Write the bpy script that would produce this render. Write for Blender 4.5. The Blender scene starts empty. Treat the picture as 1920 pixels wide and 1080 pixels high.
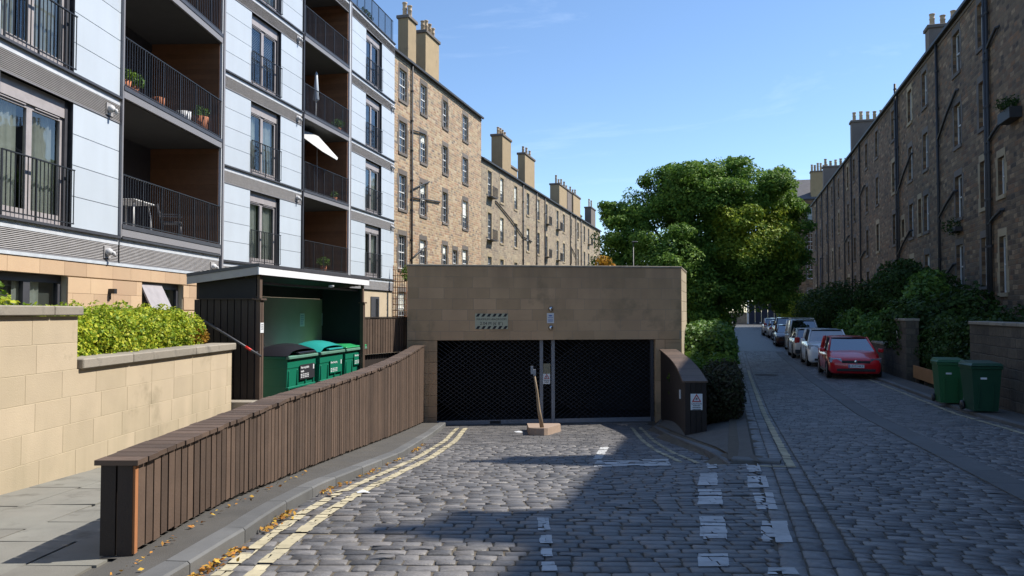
import bpy, math, random
import numpy as np
from mathutils import Vector, Matrix

random.seed(7)
rng = np.random.default_rng(11)
SC = bpy.context.scene
COL = SC.collection
R_ = math.radians

# ------------------------------------------------------------------ camera, sky, sun, exposure
EYE = 1.65
FPX = 1464.0            # focal length in photo pixels (photo 1920 wide)
PITCH = math.atan(45.0 / FPX)
cam_d = bpy.data.cameras.new("camera")
cam_d.sensor_width = 36.0
cam_d.lens = FPX / 1920.0 * 36.0
cam_d.clip_start = 0.05
cam_d.clip_end = 3000.0
cam = bpy.data.objects.new("camera", cam_d)
COL.objects.link(cam)
cam.location = (0, 0, EYE)
cam.rotation_euler = (math.pi / 2 + PITCH, 0, 0)
SC.camera = cam

SUN_H = Vector((1.0, 0.24, 0)).normalized()
SUN_EL = R_(49.6)
sun_vec = Vector((SUN_H.x * math.cos(SUN_EL), SUN_H.y * math.cos(SUN_EL), math.sin(SUN_EL)))
sd = bpy.data.lights.new("sun", 'SUN')
sd.energy = 5.0
sd.angle = R_(0.53)
sd.color = (1.0, 0.95, 0.87)
sun = bpy.data.objects.new("sun", sd)
COL.objects.link(sun)
sun.rotation_euler = (-sun_vec).to_track_quat('-Z', 'Y').to_euler()
sun.location = (30, 5, 40)

W = bpy.data.worlds.new("World")
SC.world = W
W.use_nodes = True
nt = W.node_tree
nt.nodes.clear()
sky = nt.nodes.new('ShaderNodeTexSky')
sky.sky_type = 'NISHITA'
sky.sun_disc = False
sky.sun_elevation = SUN_EL
sky.sun_rotation = math.atan2(SUN_H.x, SUN_H.y)
sky.altitude = 60
sky.air_density = 1.0
sky.dust_density = 0.0
sky.ozone_density = 5.0
tc = nt.nodes.new('ShaderNodeTexCoord')
mp = nt.nodes.new('ShaderNodeMapping')
mp.inputs['Scale'].default_value = (1.2, 1.2, 5.0)
mp.inputs['Rotation'].default_value = (0.25, 0.3, 0.4)
nz = nt.nodes.new('ShaderNodeTexNoise')
nz.inputs['Scale'].default_value = 1.6
nz.inputs['Detail'].default_value = 7
nz.inputs['Roughness'].default_value = 0.62
nz.inputs['Distortion'].default_value = 0.6
rp = nt.nodes.new('ShaderNodeValToRGB')
rp.color_ramp.elements[0].position = 0.52
rp.color_ramp.elements[0].color = (0, 0, 0, 1)
rp.color_ramp.elements[1].position = 0.86
rp.color_ramp.elements[1].color = (0.3, 0.3, 0.3, 1)
mx = nt.nodes.new('ShaderNodeMixRGB')
mx.inputs['Color2'].default_value = (8.0, 9.0, 10.2, 1)      # thin white cirrus
bg = nt.nodes.new('ShaderNodeBackground')
bg.inputs['Strength'].default_value = 0.138
out = nt.nodes.new('ShaderNodeOutputWorld')
L_ = nt.links.new
L_(tc.outputs['Generated'], mp.inputs['Vector'])
L_(mp.outputs['Vector'], nz.inputs['Vector'])
L_(nz.outputs['Fac'], rp.inputs['Fac'])
L_(rp.outputs['Color'], mx.inputs['Fac'])
L_(sky.outputs['Color'], mx.inputs['Color1'])
L_(mx.outputs['Color'], bg.inputs['Color'])
L_(bg.outputs['Background'], out.inputs['Surface'])

SC.view_settings.view_transform = 'Standard'
SC.view_settings.look = 'None'
SC.view_settings.gamma = 1
SC.view_settings.exposure = 0.5
SC.view_settings.use_curve_mapping = False
SC.render.engine = 'CYCLES'

# ------------------------------------------------------------------ helpers
def ray(px, py):
    u = (px - 960) / FPX; v = (540 - py) / FPX
    c, s = math.cos(PITCH), math.sin(PITCH)
    return Vector((u, c - v * s, s + v * c))

def PT(px, py, Y):
    """photo pixel at forward distance Y -> world point"""
    d = ray(px, py); k = Y / d.y
    return Vector((d.x * k, Y, EYE + d.z * k))

D = Vector((0.2696, 0.963, 0)); RT = Vector((0.963, -0.2696, 0))   # street direction, street right
def LA(lat, along, z=0.0):
    return Vector((lat * RT.x + along * D.x, lat * RT.y + along * D.y, z))
def lat_of(x, y): return x * RT.x + y * RT.y
def smooth(t):
    t = max(0.0, min(1.0, t)); return t * t * (3 - 2 * t)

SY = [(-30, 0.6), (0, 0.12), (5, 0.0), (17, -0.56), (29, -0.76), (45, -0.78), (92, -0.3), (130, 0.0), (400, 1.0)]
def S(y):
    for (a, za), (b, zb) in zip(SY, SY[1:]):
        if y <= b: return za + (zb - za) * (y - a) / (b - a)
    return SY[-1][1]
def Rz(y):
    if y < 5: return S(y)
    if y < 7: t = (y - 5) / 2; return -0.09 * t * t
    return max(-0.09 - 0.0904 * (y - 7), -1.32)
KR = [(9.4, 2.98), (9.9, 2.74), (12.0, 2.97), (13.8, 3.02), (16.0, 3.12), (18.3, 3.30), (21.0, 3.95)]
KL = [(2.0, -2.35), (4.66, -2.02), (5.7, -1.93), (8.0, -1.93), (11.6, -1.62), (16, -1.62), (20.25, -1.70)]
def lin(tab, y):
    if y <= tab[0][0]: return tab[0][1]
    for (a, xa), (b, xb) in zip(tab, tab[1:]):
        if y <= b: return xa + (xb - xa) * (y - a) / (b - a)
    return tab[-1][1]
def zf(x, y):
    """road surface: street S, ramp Rz left of the right-hand kerb"""
    la = lat_of(x, y)
    if y > 9.7:
        return Rz(y) if x < lin(KR, y) + 0.02 and y < 23 else S(y)
    wd = 2.2
    k = smooth((0.3 - la) / wd)
    return S(y) + (Rz(y) - S(y)) * k

OFF = {}
def off(o): return OFF.get(o, Vector((0, 0, 0)))

def tag(o, label, cat, group=None):
    o['label'] = label; o['category'] = cat
    if group: o['group'] = group
    return o
def thing(name, label, cat, loc=(0, 0, 0), rz=0.0, group=None):
    o = bpy.data.objects.new(name, None); COL.objects.link(o)
    o.empty_display_size = 0.2
    o.location = loc; o.rotation_euler = (0, 0, rz)
    OFF[o] = Vector(loc) if rz == 0 else Vector((0, 0, 0))
    return tag(o, label, cat, group)
def setting(name, loc=(0, 0, 0)):
    o = bpy.data.objects.new(name, None); COL.objects.link(o)
    o['kind'] = 'structure'; o.location = loc; OFF[o] = Vector(loc)
    return o

class MB:
    """collects faces in a local frame M, then links them as one mesh object"""
    def __init__(s, M=None):
        s.v = []; s.f = []; s.uv = []; s.r = []; s.M = M; s.sm = []
    def face(s, pts, r, smooth_=False):
        n = Vector((0, 0, 0)); c = len(pts)
        for i in range(c):
            a, b = pts[i], pts[(i + 1) % c]
            n.x += (a[1] - b[1]) * (a[2] + b[2]); n.y += (a[2] - b[2]) * (a[0] + b[0]); n.z += (a[0] - b[0]) * (a[1] + b[1])
        ax, ay, az = abs(n.x), abs(n.y), abs(n.z)
        b0 = len(s.v)
        s.v.extend(Vector(p) for p in pts)
        s.f.append(tuple(range(b0, b0 + c)))
        if az >= ax and az >= ay: s.uv.extend((p[0], p[1]) for p in pts)
        elif ay >= ax: s.uv.extend((p[0], p[2]) for p in pts)
        else: s.uv.extend((p[1], p[2]) for p in pts)
        s.r.append(r); s.sm.append(smooth_)
    def q(s, *pts, r=None): s.face(pts, random.random() if r is None else r)
    def mesh(s, verts, faces, r=None, smooth_=True):
        r = random.random() if r is None else r
        b0 = len(s.v); s.v.extend(Vector(p) for p in verts)
        for f in faces:
            pts = [verts[i] for i in f]
            n = (Vector(pts[1]) - Vector(pts[0])).cross(Vector(pts[2]) - Vector(pts[0]))
            ax, ay, az = abs(n.x), abs(n.y), abs(n.z)
            s.f.append(tuple(b0 + i for i in f))
            if az >= ax and az >= ay: s.uv.extend((p[0], p[1]) for p in pts)
            elif ay >= ax: s.uv.extend((p[0], p[2]) for p in pts)
            else: s.uv.extend((p[1], p[2]) for p in pts)
            s.r.append(r); s.sm.append(smooth_)
    def box(s, x0, x1, y0, y1, z0, z1, r=None):
        r = random.random() if r is None else r
        p = [(x0, y0, z0), (x1, y0, z0), (x1, y1, z0), (x0, y1, z0), (x0, y0, z1), (x1, y0, z1), (x1, y1, z1), (x0, y1, z1)]
        for f in ((0, 3, 2, 1), (4, 5, 6, 7), (0, 1, 5, 4), (1, 2, 6, 5), (2, 3, 7, 6), (3, 0, 4, 7)):
            s.face([p[i] for i in f], r)
        return s
    def hexa(s, p, r=None):
        r = random.random() if r is None else r
        for f in ((0, 3, 2, 1), (4, 5, 6, 7), (0, 1, 5, 4), (1, 2, 6, 5), (2, 3, 7, 6), (3, 0, 4, 7)):
            s.face([p[i] for i in f], r)
        return s
    def cbox(s, x0, x1, y0, y1, z0, z1, c=0.008, r=None):
        """box with chamfered edges"""
        r = random.random() if r is None else r
        X, Y, Z = (x0, x1), (y0, y1), (z0, z1)
        sg = (1, -1)
        def P(i, j, k, a):   # corner i,j,k; face axis a keeps full extent
            q = [X[i], Y[j], Z[k]]; d = [sg[i] * c, sg[j] * c, sg[k] * c]
            return tuple(q[t] + (0 if t == a else d[t]) for t in range(3))
        for a in range(3):
            b, g = [(1, 2), (2, 0), (0, 1)][a]
            for e in (0, 1):
                ring = []
                for (m, n) in ((0, 0), (1, 0), (1, 1), (0, 1)):
                    ix = [0, 0, 0]; ix[a] = e; ix[b] = m; ix[g] = n
                    ring.append(P(*ix, a))
                s.face(ring if e else ring[::-1], r)
        for a in range(3):      # edges running along axis a
            b, g = [(1, 2), (2, 0), (0, 1)][a]
            for m in (0, 1):
                for n in (0, 1):
                    i0 = [0, 0, 0]; i1 = [0, 0, 0]
                    i0[b] = i1[b] = m; i0[g] = i1[g] = n; i1[a] = 1
                    f = [P(*i0, b), P(*i1, b), P(*i1, g), P(*i0, g)]
                    s.face(f if (m ^ n) else f[::-1], r)
        for i in (0, 1):
            for j in (0, 1):
                for k in (0, 1):
                    f = [P(i, j, k, 0), P(i, j, k, 1), P(i, j, k, 2)]
                    s.face(f if (i + j + k) % 2 else f[::-1], r)
        return s
    def tube(s, p0, p1, r0, n=8, r1=None, cap=True, rr=None):
        p0, p1 = Vector(p0), Vector(p1); r1 = r0 if r1 is None else r1
        d = (p1 - p0).normalized(); a = d.orthogonal().normalized(); b = d.cross(a)
        v = []
        for p, rad in ((p0, r0), (p1, r1)):
            for i in range(n):
                t = 2 * math.pi * i / n
                v.append(tuple(p + a * (math.cos(t) * rad) + b * (math.sin(t) * rad)))
        fs = [(i, (i + 1) % n, n + (i + 1) % n, n + i) for i in range(n)]
        s.mesh(v, fs, rr)
        if cap:
            s.mesh(v[:n], [tuple(range(n))[::-1]], rr, False); s.mesh(v[n:], [tuple(range(n))], rr, False)
        return s
    def path(s, pts, rad, n=8):
        pts = [Vector(p) for p in pts]; v = []; m = len(pts)
        a = None
        for i, p in enumerate(pts):
            d = (pts[min(i + 1, m - 1)] - pts[max(i - 1, 0)]).normalized()
            a = d.orthogonal().normalized() if a is None else (a - d * a.dot(d)).normalized()
            b = d.cross(a); rd = rad[i] if isinstance(rad, (list, tuple)) else rad
            for k in range(n):
                t = 2 * math.pi * k / n
                v.append(tuple(p + a * (math.cos(t) * rd) + b * (math.sin(t) * rd)))
        fs = [(i * n + k, i * n + (k + 1) % n, (i + 1) * n + (k + 1) % n, (i + 1) * n + k) for i in range(m - 1) for k in range(n)]
        fs.append(tuple(range(n))[::-1]); fs.append(tuple((m - 1) * n + k for k in range(n)))
        s.mesh(v, fs); return s
    def lathe(s, prof, c=(0, 0, 0), n=16, axis='z'):
        v = []
        for (r, z) in prof:
            for k in range(n):
                t = 2 * math.pi * k / n; x, y = r * math.cos(t), r * math.sin(t)
                v.append((c[0] + x, c[1] + y, c[2] + z) if axis == 'z' else ((c[0] + x, c[1] + z, c[2] + y) if axis == 'y' else (c[0] + z, c[1] + x, c[2] + y)))
        m = len(prof)
        fs = [(i * n + k, i * n + (k + 1) % n, (i + 1) * n + (k + 1) % n, (i + 1) * n + k) for i in range(m - 1) for k in range(n)]
        if axis == 'y': fs = [f[::-1] for f in fs]
        s.mesh(v, fs); return s
    def prism(s, poly, y0, y1, r=None):
        """polygon in x,z extruded along y"""
        r = random.random() if r is None else r
        n = len(poly)
        s.face([(x, y0, z) for x, z in poly], r); s.face([(x, y1, z) for x, z in poly][::-1], r)
        for i in range(n):
            (xa, za), (xb, zb) = poly[i], poly[(i + 1) % n]
            s.face([(xa, y1, za), (xb, y1, zb), (xb, y0, zb), (xa, y0, za)], r)
        return s
    def data(s, name, o=Vector((0, 0, 0))):
        me = bpy.data.meshes.new(name)
        if s.M is not None: vs = [(s.M @ p) - o for p in s.v]
        else: vs = [p - o for p in s.v]
        me.from_pydata([tuple(p) for p in vs], [], s.f)
        uvl = me.uv_layers.new(name='UVMap')
        uvl.data.foreach_set('uv', np.array(s.uv, dtype=np.float32).ravel())
        at = me.attributes.new('rnd', 'FLOAT', 'FACE')
        at.data.foreach_set('value', np.array(s.r, dtype=np.float32))
        me.polygons.foreach_set('use_smooth', s.sm)
        me.update()
        return me
    def build(s, name, mat, parent=None, local=False):
        me = s.data(name, Vector((0, 0, 0)) if (local or parent is None) else off(parent))
        return link(name, me, mat, parent)

def link(name, me, mat, parent=None):
    o = bpy.data.objects.new(name, me); COL.objects.link(o)
    if mat is not None and not me.materials: me.materials.append(mat)
    if parent is not None:
        o.parent = parent; OFF[o] = off(parent)
    return o

def quads(name, V, mat, parent=None, rnd=None):
    """V: (n,4,3) array of quads -> one mesh"""
    n = len(V)
    o = off(parent) if parent is not None else Vector((0, 0, 0))
    me = bpy.data.meshes.new(name)
    me.vertices.add(n * 4); me.loops.add(n * 4); me.polygons.add(n)
    me.vertices.foreach_set('co', (np.asarray(V, dtype=np.float32) - np.array(o, dtype=np.float32)).ravel())
    me.loops.foreach_set('vertex_index', np.arange(n * 4, dtype=np.int32))
    me.polygons.foreach_set('loop_start', np.arange(0, n * 4, 4, dtype=np.int32))
    me.update(calc_edges=True)
    at = me.attributes.new('rnd', 'FLOAT', 'FACE')
    at.data.foreach_set('value', (rng.random(n) if rnd is None else np.asarray(rnd)).astype(np.float32))
    me.validate()
    return link(name, me, mat, parent)

def text(s, size, M, mat, parent, name='lettering', align='CENTER', bold=0.0, width=None):
    cu = bpy.data.curves.new('t', 'FONT'); cu.body = s; cu.size = size
    cu.align_x = align; cu.align_y = 'CENTER'; cu.offset = bold; cu.resolution_u = 3
    ob = bpy.data.objects.new('t', cu); COL.objects.link(ob)
    dg = bpy.context.evaluated_depsgraph_get(); dg.update()
    me = bpy.data.meshes.new_from_object(ob.evaluated_get(dg))
    bpy.data.objects.remove(ob); bpy.data.curves.remove(cu)
    me.name = name
    if width:
        xs = [v.co.x for v in me.vertices]; w = max(xs) - min(xs)
        if w > 0:
            for v in me.vertices: v.co.x *= width / w
    me.transform(M)
    me.transform(Matrix.Translation(-off(parent)))
    me.materials.clear()
    return link(name, me, mat, parent)

def frame(o, t, z=0.0):
    """facade frame: local x along t, local y into the building, z up"""
    t = Vector((t[0], t[1], 0)).normalized()
    inn = Vector((-t.y, t.x, 0))
    M = Matrix(((t.x, inn.x, 0, o[0]), (t.y, inn.y, 0, o[1]), (0, 0, 1, z), (0, 0, 0, 1)))
    return M
def s_at(M, px):
    u = (px - 960) / FPX
    ox, oy, tx, ty = M[0][3], M[1][3], M[0][0], M[1][0]
    return (u * oy - ox) / (tx - u * ty)
def z_at(M, px, py):
    s = s_at(M, px); y = M[1][3] + s * M[1][0]
    return PT(px, py, y).z

def wall_open(mb, s0, s1, z0, z1, ops, depth, y=0.0):
    """wall face with rectangular openings (sa,sb,za,zb) and their reveals"""
    ss = sorted({s0, s1, *[o[0] for o in ops], *[o[1] for o in ops]})
    ss = [s for s in ss if s0 <= s <= s1]
    for a, b in zip(ss, ss[1:]):
        m = (a + b) / 2
        cuts = sorted([(o[2], o[3]) for o in ops if o[0] < m < o[1]])
        z = z0
        for (za, zb) in cuts:
            if za > z: mb.face([(a, y, z), (b, y, z), (b, y, za), (a, y, za)], 0.5)
            z = max(z, zb)
        if z < z1: mb.face([(a, y, z), (b, y, z), (b, y, z1), (a, y, z1)], 0.5)
    for (a, b, za, zb) in ops:
        e = y + depth
        mb.face([(a, y, za), (a, e, za), (a, e, zb), (a, y, zb)][::-1], 0.5)
        mb.face([(b, y, za), (b, e, za), (b, e, zb), (b, y, zb)], 0.5)
        mb.face([(a, y, za), (b, y, za), (b, e, za), (a, e, za)], 0.5)
        mb.face([(a, y, zb), (b, y, zb), (b, e, zb), (a, e, zb)][::-1], 0.5)

# ------------------------------------------------------------------ materials
class NT:
    def __init__(s, name):
        s.m = bpy.data.materials.new(name); s.m.use_nodes = True
        s.t = s.m.node_tree; s.b = s.t.nodes['Principled BSDF']
    def n(s, typ, ins=None, **kw):
        nd = s.t.nodes.new('ShaderNode' + typ)
        for k, v in kw.items(): setattr(nd, k, v)
        for k, v in (ins or {}).items():
            sk = nd.inputs[k]
            if hasattr(v, 'is_linked') or isinstance(v, bpy.types.NodeSocket): s.t.links.new(v, sk)
            else: sk.default_value = v
        return nd
    def ma(s, op, a, b=0.0, c=0.0):
        nd = s.n('Math', {0: a, 1: b, 2: c}, operation=op); return nd.outputs[0]
    def mix(s, fac, a, b, mode='MIX'):
        nd = s.n('MixRGB', {'Fac': fac, 'Color1': a, 'Color2': b}, blend_type=mode); return nd.outputs[0]
    def ramp(s, fac, cols):
        nd = s.n('ValToRGB', {'Fac': fac}); cr = nd.color_ramp
        while len(cr.elements) < len(cols): cr.elements.new(0.5)
        for e, (p, c) in zip(cr.elements, cols): e.position = p; e.color = (*c, 1) if len(c) == 3 else c
        return nd.outputs['Color']
    def noise(s, vec, scale, detail=4, rough=0.55, dist=0.0):
        nd = s.n('TexNoise', {'Scale': scale, 'Detail': detail, 'Roughness': rough, 'Distortion': dist})
        if vec is not None: s.t.links.new(vec, nd.inputs['Vector'])
        return nd.outputs['Fac']
    def rnd(s):
        a = s.n('Attribute', attribute_name='rnd').outputs['Fac']
        o = s.n('ObjectInfo').outputs['Random']
        return s.ma('FRACT', s.ma('ADD', a, o))
    def set(s, **kw):
        for k, v in kw.items():
            k = {'color': 'Base Color', 'rough': 'Roughness', 'metal': 'Metallic', 'normal': 'Normal', 'spec': 'Specular IOR Level', 'coat': 'Coat Weight', 'trans': 'Transmission Weight', 'alpha': 'Alpha'}[k]
            if isinstance(v, bpy.types.NodeSocket): s.t.links.new(v, s.b.inputs[k])
            else: s.b.inputs[k].default_value = (*v, 1) if isinstance(v, tuple) and len(v) == 3 else v
        return s.m
    def bump(s, h, strength=0.3, dist=0.01):
        return s.n('Bump', {'Height': h, 'Strength': strength, 'Distance': dist}).outputs['Normal']
    def pos(s): return s.n('TexCoord').outputs['Object']
    def wpos(s): return s.n('NewGeometry').outputs['Position']
    def uv(s): return s.n('UVMap', uv_map='UVMap').outputs['UV']

def simple(name, col, rough=0.6, metal=0.0, var=0.15, nscale=6.0, namt=0.25, bump=0.0, bscale=60.0, hue=None, spec=0.5, coat=0.0, stain=None):
    """plain surface: per-piece variation + large noise + fine bump; stain=(colour, scale, threshold)"""
    t = NT(name); p = t.wpos()
    v = t.ma('MULTIPLY_ADD', t.rnd(), 2 * var, 1 - var)
    nz = t.noise(p, nscale, 5)
    v = t.ma('MULTIPLY', v, t.ma('MULTIPLY_ADD', nz, 2 * namt, 1 - namt))
    vc = t.n('CombineXYZ', {0: v, 1: v, 2: v}).outputs[0]
    base = (*col, 1)
    if hue:
        base = t.mix(t.noise(p, nscale * 0.37 + 0.3, 3), (*col, 1), (*hue, 1))
        base = t.mix(t.ma('MULTIPLY', t.rnd(), 0.5), base, (*hue, 1))
    c = t.mix(1.0, base, vc, 'MULTIPLY')
    if stain:
        sc, ss, th = stain
        f = t.ma('SMOOTH_MIN', t.ma('MULTIPLY', t.ma('MAXIMUM', t.ma('SUBTRACT', t.noise(p, ss, 6, 0.65), th), 0.0), 5.0), 0.8, 0.1)
        c = t.mix(f, c, (*sc, 1))
    t.set(color=c, rough=rough, metal=metal, spec=spec, coat=coat)
    if bump:
        t.set(normal=t.bump(t.noise(p, bscale, 4, 0.6), bump))
    return t.m

def masonry(name, w, h, cols, mortar, mw=0.016, wob=0.03, rough=0.85, bump=0.6, dirt=0.35, dirtcol=(0.03, 0.028, 0.025)):
    t = NT(name); uv = t.uv()
    nzc = t.n('TexNoise', {'Scale': 2.6, 'Detail': 2, 'Vector': uv}).outputs['Color']
    off_ = t.n('VectorMath', {0: t.n('VectorMath', {0: nzc, 1: (0.5, 0.5, 0.5)}, operation='SUBTRACT').outputs[0], 'Scale': wob * 2}, operation='SCALE').outputs[0]
    p = t.n('VectorMath', {0: uv, 1: off_}, operation='ADD').outputs[0]
    sx = t.n('SeparateXYZ', {0: p})
    u, v = sx.outputs[0], sx.outputs[1]
    vr = t.ma('DIVIDE', v, h); row = t.ma('FLOOR', vr); fy = t.ma('FRACT', vr)
    wr = t.n('TexWhiteNoise', {'W': row}, noise_dimensions='1D').outputs['Value']
    ww = t.ma('MULTIPLY_ADD', wr, 0.7, 0.65)                       # course-to-course stone length
    ur = t.ma('ADD', t.ma('DIVIDE', t.ma('DIVIDE', u, w), ww), t.ma('MULTIPLY', wr, 17.3))
    col = t.ma('FLOOR', ur); fx = t.ma('FRACT', ur)
    cell = t.n('TexWhiteNoise', {'Vector': t.n('CombineXYZ', {0: col, 1: row, 2: 0.0}).outputs[0]}, noise_dimensions='3D').outputs['Value']
    ex = t.ma('MULTIPLY', t.ma('MINIMUM', fx, t.ma('SUBTRACT', 1.0, fx)), t.ma('MULTIPLY', ww, w))
    ey = t.ma('MULTIPLY', t.ma('MINIMUM', fy, t.ma('SUBTRACT', 1.0, fy)), h)
    e = t.ma('DIVIDE', t.ma('MINIMUM', ex, ey), mw)
    stone = t.n('MapRange', {'Value': e, 'From Min': 0.35, 'From Max': 1.15}, interpolation_type='SMOOTHSTEP').outputs[0]
    c = t.ramp(cell, [(i / max(1, len(cols) - 1), k) for i, k in enumerate(cols)])
    g = t.noise(uv, 9.0, 6, 0.65)
    c = t.mix(1.0, c, t.ramp(g, [(0.2, (0.6, 0.6, 0.6)), (0.8, (1.3, 1.3, 1.3))]), 'MULTIPLY')
    c = t.mix(stone, (*mortar, 1), c)
    d = t.ma('MULTIPLY', t.n('MapRange', {'Value': t.noise(uv, 0.22, 5, 0.6), 'From Min': 0.48, 'From Max': 0.75}).outputs[0], dirt)
    c = t.mix(d, c, (*dirtcol, 1))
    t.set(color=c, rough=rough, spec=0.3)
    hgt = t.ma('ADD', t.ma('MULTIPLY', stone, 0.7), t.ma('MULTIPLY', g, 0.5))
    t.set(normal=t.bump(hgt, bump, 0.03))
    return t.m

def glass_mat(name, tint=(0.02, 0.025, 0.03), rough=0.03, ior=1.6):
    t = NT(name)
    t.set(color=tint, rough=rough, spec=0.9)
    t.b.inputs['IOR'].default_value = ior
    t.set(normal=t.bump(t.noise(t.wpos(), 0.9, 2), 0.06, 0.05))
    return t.m
def clear_glass(name, refl=1.0):
    t = NT(name); nt_ = t.t
    tr = t.n('BsdfTransparent', {'Color': (0.80, 0.85, 0.86, 1)})
    gl = t.n('BsdfGlossy', {'Roughness': 0.02, 'Color': (0.9, 0.95, 1, 1)})
    nrm = t.bump(t.noise(t.wpos(), 1.3, 2), 0.04, 0.05)
    nt_.links.new(nrm, gl.inputs['Normal'])
    fr = t.n('Fresnel', {'IOR': 1.75})
    mxs = t.n('MixShader', {0: t.ma('MINIMUM', t.ma('MULTIPLY', fr.outputs[0], refl * 1.1), 0.8), 1: tr.outputs[0], 2: gl.outputs[0]})
    nt_.links.new(mxs.outputs[0], nt_.nodes['Material Output'].inputs['Surface'])
    return t.m
def leaf_mat(name, cols, trans=0.3, rough=0.5):
    t = NT(name)
    c = t.ramp(t.n('Attribute', attribute_name='rnd').outputs['Fac'], [(i / max(1, len(cols) - 1), k) for i, k in enumerate(cols)])
    big = t.noise(t.wpos(), 0.7, 3)
    c = t.mix(1.0, c, t.ramp(big, [(0.3, (0.7, 0.75, 0.7)), (0.7, (1.25, 1.2, 1.15))]), 'MULTIPLY')
    t.set(color=c, rough=rough + .12, spec=0.2)
    tl = t.n('BsdfTranslucent', {'Color': c})
    mxs = t.n('MixShader', {0: trans, 1: t.b.outputs[0], 2: tl.outputs[0]})
    t.t.links.new(mxs.outputs[0], t.t.nodes['Material Output'].inputs['Surface'])
    return t.m

M_ = {}
M_['sett'] = simple('sett_stone', (0.09632, 0.1017, 0.1135), 0.52, var=0.44, nscale=19, namt=0.4, bump=0.6, bscale=40, hue=(0.1376, 0.1242, 0.1115), spec=0.5, stain=((0.1634, 0.1395, 0.1164), 1.7, 0.57))
M_['bed'] = simple('sett_joint', (0.1422, 0.1094, 0.08376), 0.95, nscale=9, namt=0.4, bump=0.5, bscale=80, hue=(0.0836, 0.076, 0.05054))
M_['asphalt'] = simple('asphalt', (0.075, 0.074, 0.072), 0.9, nscale=3, namt=0.35, bump=0.6, bscale=140, hue=(0.1, 0.09, 0.075))
M_['kerb'] = simple('kerb_granite', (0.1151, 0.1151, 0.1122), 0.75, var=0.14, nscale=7, namt=0.25, bump=0.25, bscale=90)
M_['slab'] = simple('paving_slab', (0.1913, 0.1742, 0.1487), 0.85, var=0.12, nscale=3.5, namt=0.25, bump=0.3, bscale=90, hue=(0.17, 0.17, 0.1487), stain=((0.068, 0.06375, 0.051), 2.2, 0.55))
M_['yellow'] = simple('yellow_paint', (0.48, 0.4095, 0.2467), 0.8, var=0.14, nscale=9, namt=0.3, hue=(0.408, 0.3627, 0.252), stain=((0.156, 0.1404, 0.1103), 11, 0.54))
M_['white'] = simple('white_paint', (0.46, 0.46, 0.45), 0.75, var=0.14, nscale=9, namt=0.3, stain=((0.13, 0.13, 0.125), 8, 0.56))
M_['plank'] = simple('stained_plank', (0.06903, 0.04218, 0.028), 0.7, var=0.28, nscale=5, namt=0.3, bump=0.3, bscale=45, hue=(0.09805, 0.06468, 0.04558))
M_['dark_plank'] = simple('dark_plank', (0.02415, 0.0161, 0.01288), 0.7, var=0.25, nscale=4, namt=0.3, bump=0.25, bscale=45)
M_['ashlar'] = simple('yellow_sandstone', (0.485, 0.395, 0.262), 0.85, var=0.08, nscale=2.6, namt=0.14, bump=0.25, bscale=70, hue=(0.46, 0.37, 0.26), stain=((0.27, 0.22, 0.14), 1.4, 0.6))
M_['ashlar_pink'] = simple('pink_sandstone', (0.52, 0.335, 0.215), 0.85, var=0.12, nscale=2, namt=0.12, bump=0.15, bscale=70, hue=(0.52, 0.375, 0.23))
M_['ashlar_grey'] = simple('weathered_sandstone', (0.54, 0.3728, 0.2074), 0.88, var=0.12, nscale=1.2, namt=0.22, bump=0.25, bscale=60, hue=(0.486, 0.3173, 0.1949), stain=((0.234, 0.1825, 0.1069), 0.9, 0.56))
def streaked(m, z0, z1, col, amt):
    """rain streaks and dark staining running down from a coping"""
    t = m.node_tree; b = t.nodes['Principled BSDF']; old = b.inputs['Base Color'].links[0].from_socket
    geo = t.nodes.new('ShaderNodeNewGeometry'); mp_ = t.nodes.new('ShaderNodeMapping'); mp_.inputs['Scale'].default_value = (2.2, 2.2, .22)
    n_ = t.nodes.new('ShaderNodeTexNoise'); n_.inputs['Scale'].default_value = 1.6; n_.inputs['Detail'].default_value = 6
    sp_ = t.nodes.new('ShaderNodeSeparateXYZ'); mr = t.nodes.new('ShaderNodeMapRange'); mr.inputs['From Min'].default_value = z0; mr.inputs['From Max'].default_value = z1
    ml = t.nodes.new('ShaderNodeMath'); ml.operation = 'MULTIPLY'; m2 = t.nodes.new('ShaderNodeMapRange'); m2.inputs['From Min'].default_value = .12; m2.inputs['From Max'].default_value = .6; m2.inputs['To Max'].default_value = amt
    mx_ = t.nodes.new('ShaderNodeMixRGB'); mx_.inputs['Color2'].default_value = (*col, 1)
    l = t.links.new
    l(geo.outputs['Position'], mp_.inputs['Vector']); l(mp_.outputs[0], n_.inputs['Vector']); l(geo.outputs['Position'], sp_.inputs[0]); l(sp_.outputs[2], mr.inputs['Value'])
    l(n_.outputs['Fac'], ml.inputs[0]); l(mr.outputs[0], ml.inputs[1]); l(ml.outputs[0], m2.inputs['Value']); l(m2.outputs[0], mx_.inputs['Fac']); l(old, mx_.inputs['Color1']); l(mx_.outputs[0], b.inputs['Base Color'])
streaked(M_['ashlar_grey'], 1.3, 2.95, (.10, .082, .06), .35)
M_['ashlar_sunlit'] = simple('sunlit_sandstone', (0.40, 0.335, 0.24), 0.88, var=0.1, nscale=1.5, namt=0.15, bump=0.2, bscale=60)  # garage stone again, in a separate tone for its sunlit side
streaked(M_['ashlar'], 1.0, -.35, (.20, .18, .11), .55)
M_['joint'] = simple('pale_mortar', (0.50, 0.43, 0.30), 0.95, nscale=5, namt=0.15)
M_['joint_dark'] = simple('grey_mortar', (0.3255, 0.2734, 0.2148), 0.95, nscale=5, namt=0.2)
M_['coping'] = simple('coping_stone', (0.29, 0.255, 0.205), 0.9, var=0.14, nscale=3.5, namt=0.3, bump=0.35, bscale=50, stain=((0.11, 0.1, 0.085), 3.5, 0.52))
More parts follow.
